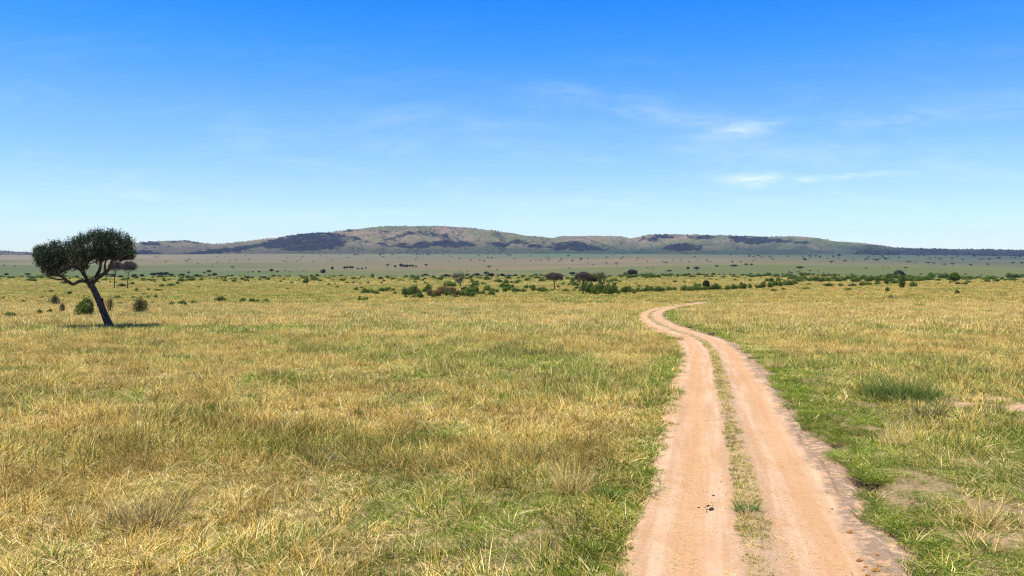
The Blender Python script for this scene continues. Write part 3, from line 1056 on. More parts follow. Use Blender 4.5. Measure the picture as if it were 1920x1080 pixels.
# ------------------------------------------------------------------ mid distance trees
def simple_tree(name, px, pybase, pytop, halfw_px, lean_px, kind, label, depth=None, seed=1, crown_frac=.5, pale=None, group=None, forks=5, thick=.018, cat="tree"):
    if depth is None:
        x, y, z = ray(px, pybase)
    else:
        y = depth; x = (px - CX) * y / F; z = float(zf(x, y))
    k = y / F
    H = (pybase - pytop) * k
    if depth is not None: H = (EYE - y * (pytop - HY) / F) - z
    Wd = halfw_px * k
    lean = lean_px * k
    rs = np.random.RandomState(seed)
    zb = H * (1 - crown_frac)
    r0 = H * thick + .05
    trunk = [(0, 0, -.3, r0 * 1.3), (lean * .1, 0, zb * .3, r0), (lean * .35, 0, zb * .7, r0 * .85), (lean * .6, 0, zb, r0 * .75)]
    top = np.array([lean * .6, 0, zb])
    bl = []
    for i in range(forks):
        an = i * 2 * math.pi / forks + rs.rand() * .8
        rr = Wd * rs.uniform(.45, .7)
        e = np.array([lean + math.cos(an) * rr, math.sin(an) * rr * .9, H * rs.uniform(.78, .9)])
        m1 = top + (e - top) * .45 + np.array([0, 0, -.02 * H]) + rs.normal(size=3) * .04 * H
        bl.append([(top[0], top[1], top[2] - .03 * H, r0 * .5), tuple(m1) + (r0 * .35,), tuple(e) + (r0 * .15,)])
    LB = [np.array([math.cos(i * 2.4) * rs.uniform(.2, .75), math.sin(i * 2.4) * rs.uniform(.2, .7), rs.uniform(-.55, .75), rs.uniform(.25, .42)]) for i in range(8)]
    anc = []
    na = {'umbrella': 420, 'round': 420, 'bare': 420, 'open': 330}[kind]
    while len(anc) < na:
        a = rs.uniform(-1, 1, 3)
        rr = math.hypot(a[0], a[1])
        if rr > 1: continue
        if kind in ('umbrella', 'bare'):
            topz = H * (1 - .16 * rr ** 2.2); botz = zb + (H - zb) * (.30 + .25 * (1 - rr))
            if kind == 'bare': botz = zb + (H - zb) * .15 * (1 + rr)
            z_ = botz + (topz - botz) * ((a[2] + 1) / 2) ** .7
        else:
            if np.linalg.norm(a) > 1: continue
            z_ = (zb + H) / 2 + a[2] * (H - zb) / 2
        if kind == 'open':
            q_ = LB[rs.randint(len(LB))]
            a = q_[:3] + rs.normal(size=3) * q_[3] * .5
            z_ = (zb + H) / 2 + a[2] * (H - zb) / 2
            if z_ > H: continue
        elif vnoise(np.array([a[0] * 3.1 + seed * 9]), np.array([a[1] * 3.1 + a[2] * 2.7]), seed)[0] < .26: continue
        anc.append((lean + a[0] * Wd * .95, a[1] * Wd * .9, z_ - .02 * H))
    ls = k * .9
    if kind == 'bare':
        fn = shoots(6, H * .055, 8, ls * .50, .7, .8); mats = (M_bark, M_bare)
    elif kind == 'open':
        fn = shoots(4, H * .05, 8, ls * .55, .5, .8); mats = (M_bark, pale or M_silver)
    else:
        fn = shoots(5, H * .045, 12, ls * .62, .6, .8); mats = (M_bark, pale or M_acacia)
    return build_tree(name, (x, y, z), 0, trunk, bl, anc, fn, mats, label, cat, group, rtip=.010 + H * .0012, rmax=r0 * .4, sides=8, step=H * .06)


simple_tree("acacia_tree", 239, 525, 489, 15, 3, 'bare', "thin acacia with sparse grey crown, right one behind the leaning acacia", depth=330, seed=21, crown_frac=.42, thick=.013)
simple_tree("acacia_tree", 214, 523, 489, 13, 3, 'bare', "thin grey crowned acacia just behind and right of the leaning acacia's boughs", depth=350, seed=22, crown_frac=.42, thick=.013)
simple_tree("savanna_tree", 866, 546, 511, 19, -6, 'open', "windswept tree with pale silver leaves above the brown thicket", seed=23, crown_frac=.66)
simple_tree("acacia_tree", 1040, 544, 511, 17, -1, 'bare', "rounded umbrella acacia with near leafless dark crown standing alone", seed=24, crown_frac=.56, thick=.024)
simple_tree("acacia_tree", 1093, 553, 509, 16.5, 0, 'bare', "tall straight trunked brown crowned acacia left of the dense thicket", seed=25, crown_frac=.50, thick=.022)
simple_tree("acacia_tree", 1110, 540, 516, 9, 0, 'umbrella', "small dark acacia half hidden between two taller trees behind the thicket", depth=300, seed=26, crown_frac=.6)
simple_tree("savanna_tree", 1135, 551, 510, 18, -10, 'open', "left leaning tree with thin grey green crown rising from the thicket", seed=27, crown_frac=.55, pale=M_olive)
simple_tree("savanna_tree", 1324, 541, 526, 6.5, 0, 'round', "dark round headed little tree above the long bush row", seed=28, crown_frac=.92, pale=M_acacia)
simple_tree("savanna_tree", 1790, 529, 511, 10.5, 0, 'round', "large round dark green tree near the right end of the bush line", seed=29, crown_frac=.86, pale=M_croton)


# ------------------------------------------------------------------ bushes
def bush_mesh(seed, n, mat, flat=1.0, lobes=7, leaf=.075, cone=False, twiggy=False):
    """unit bush: about 1 m half width, height about 1 (z from 0)"""
    rs = np.random.RandomState(seed)
    C, N, cv = [], [], []
    L = []
    for i in range(lobes):
        an = rs.rand() * 6.28; r = rs.uniform(.0, .62)
        hz_ = rs.uniform(.28, .60) * (1.0 - .45 * r)
        sz = rs.uniform(.28, .46) * (1 if not cone else .7)
        if cone: hz_ = rs.uniform(.15, .95); r *= (1 - hz_) * 1.1; sz = .40 * (1.15 - hz_)
        L.append((math.cos(an) * r, math.sin(an) * r, hz_, sz, rs.rand()))
    for (lx, ly_, lz, sz, tone) in L:
        m = int(n / lobes)
        d = rs.normal(size=(m, 3)); d /= np.linalg.norm(d, axis=1, keepdims=True)
        rad = sz * (1 - .35 * rs.rand(m) ** 2) * (1 + .18 * np.sin(d[:, 0] * 7 + lx * 9) * np.cos(d[:, 2] * 6))
        p = np.array([lx, ly_, lz]) + d * rad[:, None] * np.array([1, 1, .95])
        k = p[:, 2] > -.02
        C.append(p[k]); N.append((d + rs.normal(size=d.shape) * .45)[k]); cv.append(np.clip(.15 + .55 * tone + .35 * (rs.rand(m) - .4), 0, 1)[k])
    C = np.concatenate(C); N = np.concatenate(N); cv = np.concatenate(cv)
    C[:, 2] *= flat / max(C[:, 2].max(), .01)
    V, Fq = leaf_quads(C, N, leaf * (.6 + .8 * rs.rand(len(C))), rs, 1.3)
    # stems
    ns = 40 if twiggy else 14
    an = rs.rand(ns) * 6.28; rr = rs.uniform(.1, .75, ns)
    P0 = np.stack([np.cos(an) * .08, np.sin(an) * .08, np.full(ns, -.08)], 1)
    P1 = np.stack([np.cos(an) * rr, np.sin(an) * rr, flat * (.85 - .35 * rr)], 1)
    Vb, Fb = tube_edges(P0, P1, np.full(ns, .018), np.full(ns, .006), 4)
    if twiggy:
        an = rs.rand(160) * 6.28; rr = rs.uniform(.3, 1.0, 160)
        Q0 = P1[rs.randint(0, ns, 160)] * rs.uniform(.4, .9, (160, 1))
        Q1 = Q0 + np.stack([np.cos(an) * .25, np.sin(an) * .25, rs.uniform(.15, .4, 160)], 1)
        Vc, Fc = tube_edges(Q0, Q1, np.full(160, .008), np.full(160, .003), 3)
        Vb, Fb = join([(Vb, Fb), (Vc, Fc)])
    Va = np.concatenate([Vb, V]); Fa = np.concatenate([Fb, Fq + len(Vb)])
    mi = np.concatenate([np.zeros(len(Fb)), np.ones(len(Fq))])
    return mesh("bush", Va, Fa, [M_bark if not twiggy else M_brown, mat], {'cv': np.concatenate([np.full(len(Vb), .5), np.repeat(cv, 4)])}, mat_idx=mi)


B_GREEN = [bush_mesh(s, 3200, M_croton, 1.0, 8) for s in (1, 2, 3, 4, 5, 6)]
B_OLIVE = [bush_mesh(s, 1700, M_olive, 1.0, 8, .065, twiggy=True) for s in (11, 12)]
B_BROWN = [bush_mesh(s, 2200, M_brown, 1.0, 8, .07, twiggy=True) for s in (13, 14)]
B_CONE = [bush_mesh(31, 2600, M_croton, 1.3, 9, .075, cone=True)]
B_TWIG = [bush_mesh(41, 260, M_brown, 1.2, 6, .05, twiggy=True)]
B_DARK = [bush_mesh(s, 1500, M_fartree, 1.0, 7, .10) for s in (51, 52)]
KINDS = {'g': B_GREEN, 'o': B_OLIVE, 'b': B_BROWN, 'c': B_CONE, 't': B_TWIG, 'd': B_DARK}

ORD = ["leftmost"] + ["%s" % w_ for w_ in "second third fourth fifth sixth seventh eighth ninth tenth eleventh twelfth thirteenth fourteenth fifteenth sixteenth seventeenth eighteenth nineteenth twentieth".split()]


def ordinal(i):
    if i == 0: return "leftmost"
    if i < 20: return ORD[i]
    s = {1: 'st', 2: 'nd', 3: 'rd'}.get((i + 1) % 10, 'th')
    if (i + 1) % 100 in (11, 12, 13): s = 'th'
    return "%d%s" % (i + 1, s)


BUSHES = []   # px, pybase, width px, height px, kind, cluster


def B(cluster, kind, *items):
    for it in items:
        BUSHES.append((it[0], it[1], it[2], it[3], kind, cluster))


rb = random.Random(3)
SPECIAL = [   # hand labelled
    (163, 593, 40, 31, 'g', "big dark green bush left of the leaning acacia's trunk", 'bush'),
    (206, 586, 17, 22, 't', "bare brown twiggy shrub touching the right side of the leaning trunk", 'bush'),
    (262, 588, 28, 26, 'o', "grey green open shrub standing right of the leaning acacia", 'bush'),
    (102, 572, 19, 17, 'o', "grey green shrub far left, above and left of the big dark bush", 'bush'),
    (117, 585, 11, 15, 'o', "narrow upright grey shrub between two larger shrubs on the far left", 'bush'),
    (1692, 540, 15, 15, 'c', "dark cone shaped bush standing forward of the right bush line", 'bush'),
    (1687, 519, 24, 10, 'd', "wide rounded blue green bush behind the right bush line", 'bush'),
    (1183, 516, 22, 9, 'd', "low domed dark tree crown bush behind the thicket on the far slope", 'bush'),
    (607, 512, 12, 6, 'd', "flat topped brown block of bush on the far ridge left of centre", 'bush'),
    (574, 532, 13, 11, 'g', "round dark green bush alone on the tan slope left of centre", 'bush'),
]
B("pair of bushes on the tan slope left of thicket", 'g', (675, 564, 9, 8), (686, 564, 11, 6))
B("low bushes beside the small tracks left of centre", 'g', (285, 571, 9, 5), (322, 573, 11, 6), (342, 573, 15, 8), (362, 571, 18, 6), (412, 566, 24, 9), (455, 567, 11, 7), (472, 568, 12, 8), (483, 568, 9, 6), (500, 567, 12, 6))
B("small bushes scattered right of the leaning acacia", 'g', (220, 561, 14, 6), (224, 571, 12, 4), (255, 546, 8, 5), (276, 560, 11, 5), (293, 560, 9, 6), (304, 538, 9, 5), (278, 545, 8, 4), (296, 546, 18, 4), (250, 561, 9, 5), (270, 553, 12, 3))
B("small bushes left of the leaning acacia", 'g', (44, 568, 8, 5), (130, 552, 10, 5), (79, 561, 10, 5), (90, 560, 7, 4), (96, 548, 14, 4), (74, 590, 11, 8), (93, 587, 10, 7), (3, 592, 10, 4), (19, 594, 22, 8), (48, 560, 5, 3))
B("scattered bushes left of the brown thicket", 'g', (667, 545, 10, 6), (685, 551, 19, 9), (697, 550, 12, 6), (706, 552, 13, 6), (715, 547, 13, 7), (724, 546, 14, 6), (729, 544, 8, 5), (737, 546, 9, 5), (740, 553, 8, 6), (760, 559, 8, 5), (693, 545, 9, 3))
B("green bushes at the left end of brown thicket", 'g', (759, 555, 15, 14), (773, 554, 22, 17), (786, 556, 13, 12), (777, 560, 13, 7), (789, 560, 13, 8), (797, 548, 9, 8), (803, 546, 12, 12), (812, 558, 9, 8))
B("brown twiggy bushes below the windswept tree", 'b', (806, 556, 20, 12), (820, 557, 24, 13), (833, 553, 24, 14), (848, 552, 24, 12), (828, 548, 18, 9), (858, 555, 16, 9))
B("green bushes around the windswept tree's foot", 'g', (841, 556, 15, 10), (867, 557, 15, 11), (877, 557, 12, 9), (886, 557, 14, 9), (880, 552, 18, 12), (892, 549, 15, 11), (855, 558, 12, 4), (842, 538, 22, 9), (850, 557, 9, 5), (872, 546, 12, 8), (899, 552, 9, 6))
B("near bushes between windswept tree and umbrella acacia", 'g', (904, 553, 12, 7), (911, 556, 7, 5), (921, 555, 13, 9), (914, 546, 16, 10), (922, 547, 11, 6), (932, 549, 10, 6), (945, 548, 14, 9), (941, 540, 12, 9), (953, 546, 9, 9), (964, 548, 13, 8), (960, 540, 10, 6), (973, 547, 9, 5), (983, 548, 10, 6), (1000, 546, 9, 8), (987, 541, 8, 6), (1015, 547, 22, 8), (1035, 546, 9, 4), (950, 533, 10, 8))
B("near bushes between two brown crowned acacias", 'g', (1061, 547, 15, 5), (1076, 546, 8, 5), (1082, 542, 8, 5), (1047, 540, 5, 5), (1056, 534, 12, 4), (1068, 535, 10, 4), (1080, 536, 13, 5))
B("bushes in dense thicket beside tall trunked acacia", 'g', (1096, 547, 17, 16), (1106, 551, 20, 19), (1116, 552, 18, 17), (1127, 550, 17, 17), (1121, 554, 9, 9), (1134, 553, 10, 12), (1141, 553, 16, 18), (1152, 551, 15, 19), (1159, 553, 10, 9))
B("bushes of the hedge like row right of the thicket", 'g', (1171, 549, 16, 11), (1177, 546, 12, 9), (1185, 549, 13, 8), (1189, 552, 10, 5), (1197, 549, 13, 9), (1205, 548, 10, 7), (1214, 548, 14, 10), (1222, 547, 11, 9), (1235, 548, 15, 10), (1243, 547, 10, 7), (1254, 546, 14, 8), (1264, 545, 11, 6), (1172, 553, 7, 4))
B("bushes in the long dark row above the track's end", 'g', (1284, 546, 15, 9), (1294, 546, 14, 8), (1303, 545, 14, 9), (1312, 545, 13, 8), (1321, 545, 13, 8), (1331, 544, 10, 6), (1341, 544, 15, 11), (1349, 543, 10, 7), (1365, 544, 12, 8), (1375, 543, 14, 9), (1386, 542, 12, 7), (1395, 542, 12, 9), (1390, 538, 8, 8), (1407, 541, 10, 6), (1420, 541, 13, 7), (1431, 541, 12, 11), (1311, 538, 10, 6), (1305, 536, 7, 4))
B("bushes at the left end of the right hand bush line", 'g', (1444, 540, 14, 9), (1453, 537, 13, 10), (1463, 537, 11, 8), (1471, 535, 13, 8), (1480, 536, 17, 9), (1489, 533, 11, 7), (1450, 547, 11, 5), (1469, 544, 9, 4), (1511, 543, 14, 4), (1447, 530, 12, 8), (1459, 528, 12, 7))
B("bushes standing forward of the right bush line", 'g', (1553, 537, 19, 5), (1576, 537, 10, 4), (1598, 537, 15, 5), (1616, 536, 13, 7), (1627, 535, 12, 6), (1591, 545, 12, 4), (1645, 530, 9, 10), (1662, 533, 10, 10), (1678, 532, 13, 7), (1712, 538, 13, 8), (1726, 528, 14, 9), (1664, 548, 8, 8), (1795, 551, 10, 7), (1670, 560, 8, 6))
B("bushes near the right edge of the picture", 'g', (1747, 521, 16, 9), (1762, 522, 13, 8), (1772, 522, 15, 9), (1808, 525, 17, 7), (1818, 524, 14, 6), (1849, 525, 18, 6), (1862, 524, 13, 5), (1891, 521, 15, 8), (1904, 522, 17, 7), (1834, 522, 10, 4), (1914, 520, 12, 6), (1739, 526, 10, 7), (1780, 526, 10, 5))


def band(cluster, kind, x0, x1, y0, y1, n, w0, w1, ar=.5, yfun=None, seed=0):
    r = random.Random(seed + int(x0 * 7 + y0))
    for i in range(n):
        x = x0 + (x1 - x0) * (i + r.random()) / n
        f = r.random()
        y = y0 + (y1 - y0) * f
        wd = r.uniform(w0, w1) * (.85 + .3 * f)
        BUSHES.append((x, y, wd, wd * ar * r.uniform(.75, 1.25), kind, cluster))


band("bushes in the unbroken line along right slope", 'g', 1480, 1745, 523, 529, 38, 10, 17, .52)
band("small bushes behind the right bush line's left half", 'g', 1440, 1560, 516, 519, 9, 8, 13, .45)
band("bushes of the far row behind the hedge like row", 'g', 1160, 1235, 515, 522, 16, 8, 13, .45)
band("small bushes of the far row above the track's end", 'g', 1238, 1340, 515, 521, 12, 6, 11, .42)
band("small bushes of the far row right of the dark round tree", 'g', 1385, 1440, 516, 520, 9, 7, 11, .42)
band("little bushes dotted between the two right hand rows", 'g', 1150, 1440, 523, 537, 14, 5, 9, .40)
band("far bushes between windswept tree and umbrella acacia", 'g', 880, 1020, 516, 536, 22, 7, 14, .48)
band("bushes of the far row between the two brown crowned acacias", 'g', 1050, 1165, 522, 534, 15, 7, 12, .42)
band("low far bushes left of the windswept tree", 'g', 640, 850, 516, 533, 22, 5, 10, .42)
band("low far bushes on the ridge left of centre", 'g', 480, 640, 517, 536, 18, 4, 9, .45)
band("low far bushes on the ridge right of the leaning acacia", 'g', 258, 480, 518, 533, 26, 5, 10, .45)

far_d = []
def dark_far(cluster, items):
    for it in items: BUSHES.append((it[0], it[1], it[2], it[3], 'd', cluster))


def place_bush(px, py, wpx, hpx, kind, label, cat, group=None, depth=None):
    x, y, z = ray(px, py)
    k = y / F
    r = random.Random(int(px * 13 + py * 7))
    me = r.choice(KINDS[kind])
    wpx *= 1.15; hpx *= 1.3
    sx = wpx * k * .5 / .86
    o = link("bush", me, None, (x, y, z - .03 * hpx * k), r.random() * 6.28, (sx, sx * r.uniform(.8, 1.1), hpx * k * 1.02))
    tag(o, label, cat, group)
    return o


for (px, py, wd, hp, kd, lab, cat) in SPECIAL:
    place_bush(px, py, wd, hp, kd, lab, cat)
SMALL = ("small bushes behind", "small bushes of the far row", "little bushes", "far bushes between windswept", "bushes of the far row between", "low far bushes")
scrub = [b for b in BUSHES if b[5].startswith(SMALL)]
BUSHES = [b for b in BUSHES if not b[5].startswith(SMALL)]
byc = {}
for b in BUSHES: byc.setdefault(b[5], []).append(b)
NB = 0
for cl, items in byc.items():
    items.sort()
    for i, b in enumerate(items):
        # label: which one in its cluster, counted from the left
        place_bush(b[0], b[1], b[2], b[3], b[4], "%s%s of the %s" % (ordinal(i), "" if i == 0 else " from left", cl), 'bush', cl)
        NB += 1
print("individual bushes", NB + len(SPECIAL))

# ------------------------------------------------------------------ far umbrella acacias (each its own object, too small to need parts)
def far_acacia(seed, flat=True):
    rs = np.random.RandomState(seed)
    parts = []
    Vt, Ft = tube_edges(np.array([[0, 0, -.05], [0.02, 0, .35], [0.02, 0, .35], [0.02, 0, .35]]), np.array([[0.02, 0, .35], [.22, .05, .8], [-.25, .1, .8], [.0, -.2, .82]]),
                        np.array([.045, .03, .03, .03]), np.array([.035, .012, .012, .012]), 5)
    n = 420
    a = rs.uniform(-1, 1, (n * 3, 3)); a = a[np.hypot(a[:, 0], a[:, 1]) < 1][:n]
    rr = np.hypot(a[:, 0], a[:, 1])
    if flat:
        z = .86 + .13 * a[:, 2] * (1 - rr ** 2 * .6) - .10 * rr ** 2
        C = np.stack([a[:, 0] * .62, a[:, 1] * .62, z], 1)
    else:
        C = np.stack([a[:, 0] * .40 * np.sqrt(1 - (a[:, 2] * .8) ** 2), a[:, 1] * .40, .66 + .34 * a[:, 2] * np.sqrt(1 - .8 * rr ** 2)], 1)
    Vl, Fl = leaf_quads(C, rs.normal(size=C.shape) + np.array([0, 0, .8]), .11, rs, 1.2)
    V = np.concatenate([Vt, Vl]); Fa = np.concatenate([Ft, Fl + len(Vt)])
    return mesh("acacia", V, Fa, [M_bark, M_fartree], {'cv': np.concatenate([np.zeros(len(Vt)), np.repeat(rs.rand(len(C)), 4)])}, mat_idx=np.concatenate([np.zeros(len(Ft)), np.ones(len(Fl))]))


FA = [far_acacia(s) for s in (1, 2, 3)]
FR = [far_acacia(s, False) for s in (5, 6)]
FARS = {}


def FT(cluster, kind, *items):
    for it in items: FARS.setdefault(cluster, []).append((it[0], it[1], it[2], it[3] if len(it) > 3 else it[2] * 1.1, kind))


A_ = 'a'; R_ = 'r'
FT("dark tree clump on the plain left of the windswept tree", R_, (623, 507, 6, 7), (646, 506, 6, 7), (651, 505, 6, 6), (657, 505, 6, 6), (661, 504, 6, 5), (741, 503, 5, 6), (752, 503, 7, 9), (758, 503, 6, 7), (763, 503, 7, 7), (769, 502, 5, 6), (774, 502, 5, 6), (780, 502, 5, 4), (679, 506, 5, 4), (671, 506, 5, 4), (686, 505, 4, 4))
FT("umbrella acacias standing on the green rise left of centre", A_, (623, 508, 6, 7), (727, 504, 7, 9), (799, 503, 7, 8), (917, 506, 7, 8), (932, 509, 4, 5), (861, 511, 3, 3), (825, 508, 3, 3), (876, 512, 3, 4), (436, 505, 8, 6), (407, 495, 4, 4), (431, 492, 3, 4), (467, 489, 5, 4), (442, 490, 4, 4))
FT("umbrella acacias on the pink plain at the far left", A_, (7, 501, 5, 5), (27, 502, 5, 4), (311, 494, 4, 5), (349, 493, 4, 5), (354, 490, 5, 5), (371, 497, 4, 4), (398, 502, 4, 3), (291, 484, 3, 4), (408, 484, 4, 3), (421, 484, 3, 3), (460, 482, 4, 3), (472, 478, 3, 3), (330, 480, 3, 3))
FT("bushy trees in the shallow valley at the left", R_, (12, 518, 9, 6), (52, 517, 12, 5), (199, 519, 12, 7), (212, 520, 12, 7), (226, 522, 9, 6), (252, 520, 11, 6), (266, 520, 9, 6), (288, 519, 14, 8), (300, 519, 15, 9), (311, 518, 12, 8), (321, 519, 10, 6), (341, 518, 11, 5), (354, 513, 7, 4), (369, 520, 8, 6), (392, 512, 9, 6), (402, 519, 10, 7), (383, 513, 6, 3), (465, 512, 3, 3), (474, 512, 3, 4), (509, 511, 8, 7), (486, 512, 5, 4))
FT("little trees along the far ridge left of centre", A_, (520, 515, 7, 8), (535, 510, 4, 4), (543, 511, 4, 3), (500, 512, 3, 3), (569, 510, 4, 3), (575, 510, 3, 3), (531, 492, 3, 4), (536, 493, 4, 4), (557, 493, 3, 4), (587, 494, 3, 4), (602, 481, 3, 3), (567, 484, 3, 4), (636, 480, 3, 3), (653, 486, 3, 4))
FT("bushy dark trees on the slope behind the windswept tree", R_, (798, 518, 9, 5), (837, 519, 13, 5), (876, 519, 10, 6), (894, 519, 13, 7), (912, 517, 10, 8), (921, 520, 14, 8), (941, 519, 9, 6), (954, 519, 10, 4), (967, 519, 7, 5), (1073, 517, 13, 7), (1290, 507, 6, 7), (1306, 507, 11, 7), (1255, 510, 10, 4), (1344, 501, 7, 4), (1376, 501, 15, 5), (1399, 498, 8, 4), (1409, 498, 7, 4))
FT("umbrella acacias on the middle plain at right of centre", A_, (1500, 511, 13, 12), (1559, 495, 9, 6), (1584, 493, 7, 6), (1137, 497, 5, 5), (1156, 498, 8, 6), (1068, 507, 4, 5), (1214, 504, 4, 3), (1224, 507, 3, 4), (1013, 491, 4, 4), (1028, 490, 6, 4), (995, 492, 4, 4), (1048, 492, 4, 3), (1103, 494, 5, 3), (1112, 498, 4, 3), (1245, 496, 4, 6), (1250, 497, 5, 6), (1292, 494, 4, 4), (1276, 491, 4, 4), (1325, 490, 5, 3), (1331, 493, 5, 4), (1373, 495, 5, 6), (1389, 494, 5, 5), (1411, 491, 4, 3), (965, 488, 4, 4))
FT("acacias dotting the right hand plain below the hills", A_, (1624, 507, 5, 6), (1698, 507, 7, 7), (1656, 502, 5, 2), (1666, 503, 3, 3), (1600, 489, 5, 4), (1637, 489, 6, 4), (1704, 494, 10, 5), (1716, 494, 6, 3), (1740, 497, 9, 6), (1751, 497, 7, 5), (1771, 500, 7, 6), (1786, 499, 8, 6), (1820, 501, 6, 6), (1852, 500, 6, 6), (1899, 497, 6, 6), (1916, 499, 5, 8), (1838, 489, 9, 4), (1665, 480, 4, 4), (1763, 489, 8, 5), (1785, 488, 8, 5), (1744, 487, 7, 4), (1667, 487, 5, 4))
rf = random.Random(99)
for i in range(44):
    x = 660 + 300 * rf.random(); y = 468 + 25 * rf.random() ** 1.2
    FT("tree dots at the foot of main ridge", R_ if rf.random() < .5 else A_, (x, max(y, 479), rf.uniform(2.2, 4.5), rf.uniform(2, 3.6)))
for i in range(40):
    x = 960 + 560 * rf.random(); y = 479 + 13 * rf.random()
    FT("tree dots on green flats below centre hills", R_ if rf.random() < .6 else A_, (x, y, rf.uniform(2.5, 5.5), rf.uniform(2, 3.6)))
for i in range(44):
    x = 1500 + 420 * rf.random(); y = 479 + 12 * rf.random()
    FT("tree dots along dark flats at the right", R_ if rf.random() < .4 else A_, (x, y, rf.uniform(3.5, 7), rf.uniform(3, 5)))
for i in range(16):
    x = 0 + 640 * rf.random(); y = 481 + 12 * rf.random()
    FT("tiny tree dots on brown plain at left", A_, (x, y, rf.uniform(2.5, 4), rf.uniform(2, 3.4)))
nt = 0
for cl, items in FARS.items():
    items.sort()
    for i, (px, py, wd, hp, kd) in enumerate(items):
        x, y, z = ray(px, py, 300)
        k = y / F
        me = rf.choice(FA if kd == 'a' else FR)
        wsc = wd * k / (1.22 if kd == 'a' else .8)
        o = link("acacia_tree", me, None, (x, y, z), rf.random() * 6.28, (wsc, wsc, hp * k))
        one = cl[0].lower() + cl[1:]
        tag(o, "%s%s of the %s" % (ordinal(i), "" if i == 0 else " from left", one), "tree", cl)
        nt += 1
print("far trees", nt)


# ------------------------------------------------------------------ instanced ground cover (stuff)
def instancer(name, pts, sources, rot, scl, var, extra, label, cat):
    me = mesh(name, pts, [], [], {'rot': rot, 'scl': scl, 'var': var.astype(int), **extra})
    o = link(name, me)
    tag(o, label, cat, kind='stuff')
    src = bpy.data.collections.new(name + "_sources")
    for i, m in enumerate(sources):
        so = bpy.data.objects.new("%s_source_%02d" % (name, i), m); src.objects.link(so)
    ng = bpy.data.node_groups.new(name + "_scatter", 'GeometryNodeTree')
    ng.interface.new_socket("Geometry", in_out='INPUT', socket_type='NodeSocketGeometry')
    ng.interface.new_socket("Geometry", in_out='OUTPUT', socket_type='NodeSocketGeometry')
    gi = ng.nodes.new('NodeGroupInput'); go = ng.nodes.new('NodeGroupOutput')
    ip = ng.nodes.new('GeometryNodeInstanceOnPoints')
    ci = ng.nodes.new('GeometryNodeCollectionInfo')
    ci.inputs['Collection'].default_value = src
    ci.inputs['Separate Children'].default_value = True
    ci.inputs['Reset Children'].default_value = True
    ng.links.new(gi.outputs[0], ip.inputs['Points'])
    ng.links.new(ci.outputs[0], ip.inputs['Instance'])
    ip.inputs['Pick Instance'].default_value = True

    def na(nm, tp):
        n = ng.nodes.new('GeometryNodeInputNamedAttribute'); n.data_type = tp
        n.inputs['Name'].default_value = nm
        return n.outputs['Attribute']
    ng.links.new(na('var', 'INT'), ip.inputs['Instance Index'])
    e2r = ng.nodes.new('FunctionNodeEulerToRotation')
    ng.links.new(na('rot', 'FLOAT_VECTOR'), e2r.inputs[0])
    ng.links.new(e2r.outputs[0], ip.inputs['Rotation'])
    ng.links.new(na('scl', 'FLOAT_VECTOR'), ip.inputs['Scale'])
    ng.links.new(ip.outputs[0], go.inputs[0])
    md = o.modifiers.new("scatter", 'NODES'); md.node_group = ng
    return o


def tuft(seed, nb, radius, h0, h1, width, splay, segs=3, lean=.0, curve=.35, tone=(0, 1)):
    """a patch of nb blades inside radius; h0..h1 blade lengths"""
    rs = np.random.RandomState(seed)
    rr = radius * np.sqrt(rs.rand(nb)); an = rs.rand(nb) * 6.28
    R = np.stack([np.cos(an) * rr, np.sin(an) * rr, np.full(nb, -.02)], 1)
    # direction: outwards splay plus random
    da = an + rs.normal(size=nb) * .9
    tilt = np.abs(rs.normal(size=nb)) * splay * .8 + splay * .35
    D = np.stack([np.cos(da) * np.sin(tilt) + lean, np.sin(da) * np.sin(tilt), np.cos(tilt)], 1)
    D /= np.linalg.norm(D, axis=1, keepdims=True)
    H = h0 + (h1 - h0) * rs.rand(nb) ** 1.4
    bend = np.stack([np.cos(da), np.sin(da), -.55 * np.ones(nb)], 1) * (curve * H * rs.uniform(.2, 1.2, nb))[:, None]
    fa = rs.rand(nb) * 6.28
    Wv = np.stack([np.cos(fa), np.sin(fa), np.zeros(nb)], 1)
    wd = width * rs.uniform(.6, 1.3, nb)
    Vs = []; bh = []
    for i in range(segs + 1):
        f = i / segs
        c = R + D * (H * f)[:, None] + bend * f * f
        wv = Wv * (wd * (1 - .75 * f) * .5)[:, None]
        if i < segs:
            Vs += [c - wv, c + wv]; bh += [f, f]
        else:
            Vs += [c]; bh += [f]
    V = np.stack(Vs, 1)
    nv = V.shape[1]
    b = np.arange(nb)[:, None] * nv
    quads = [b + np.array([[2 * i, 2 * i + 1, 2 * i + 3, 2 * i + 2]]) for i in range(segs - 1)]
    tri = b + np.array([[2 * (segs - 1), 2 * (segs - 1) + 1, nv - 1]])
    bc = tone[0] + (tone[1] - tone[0]) * rs.rand(nb)
    fl = ([np.concatenate(quads)] if quads else []) + [tri]
    return mesh("grass_tuft", V.reshape(-1, 3), fl, M_grass, {'bc': np.repeat(bc, nv), 'bh': np.tile(np.array(bh), nb)})


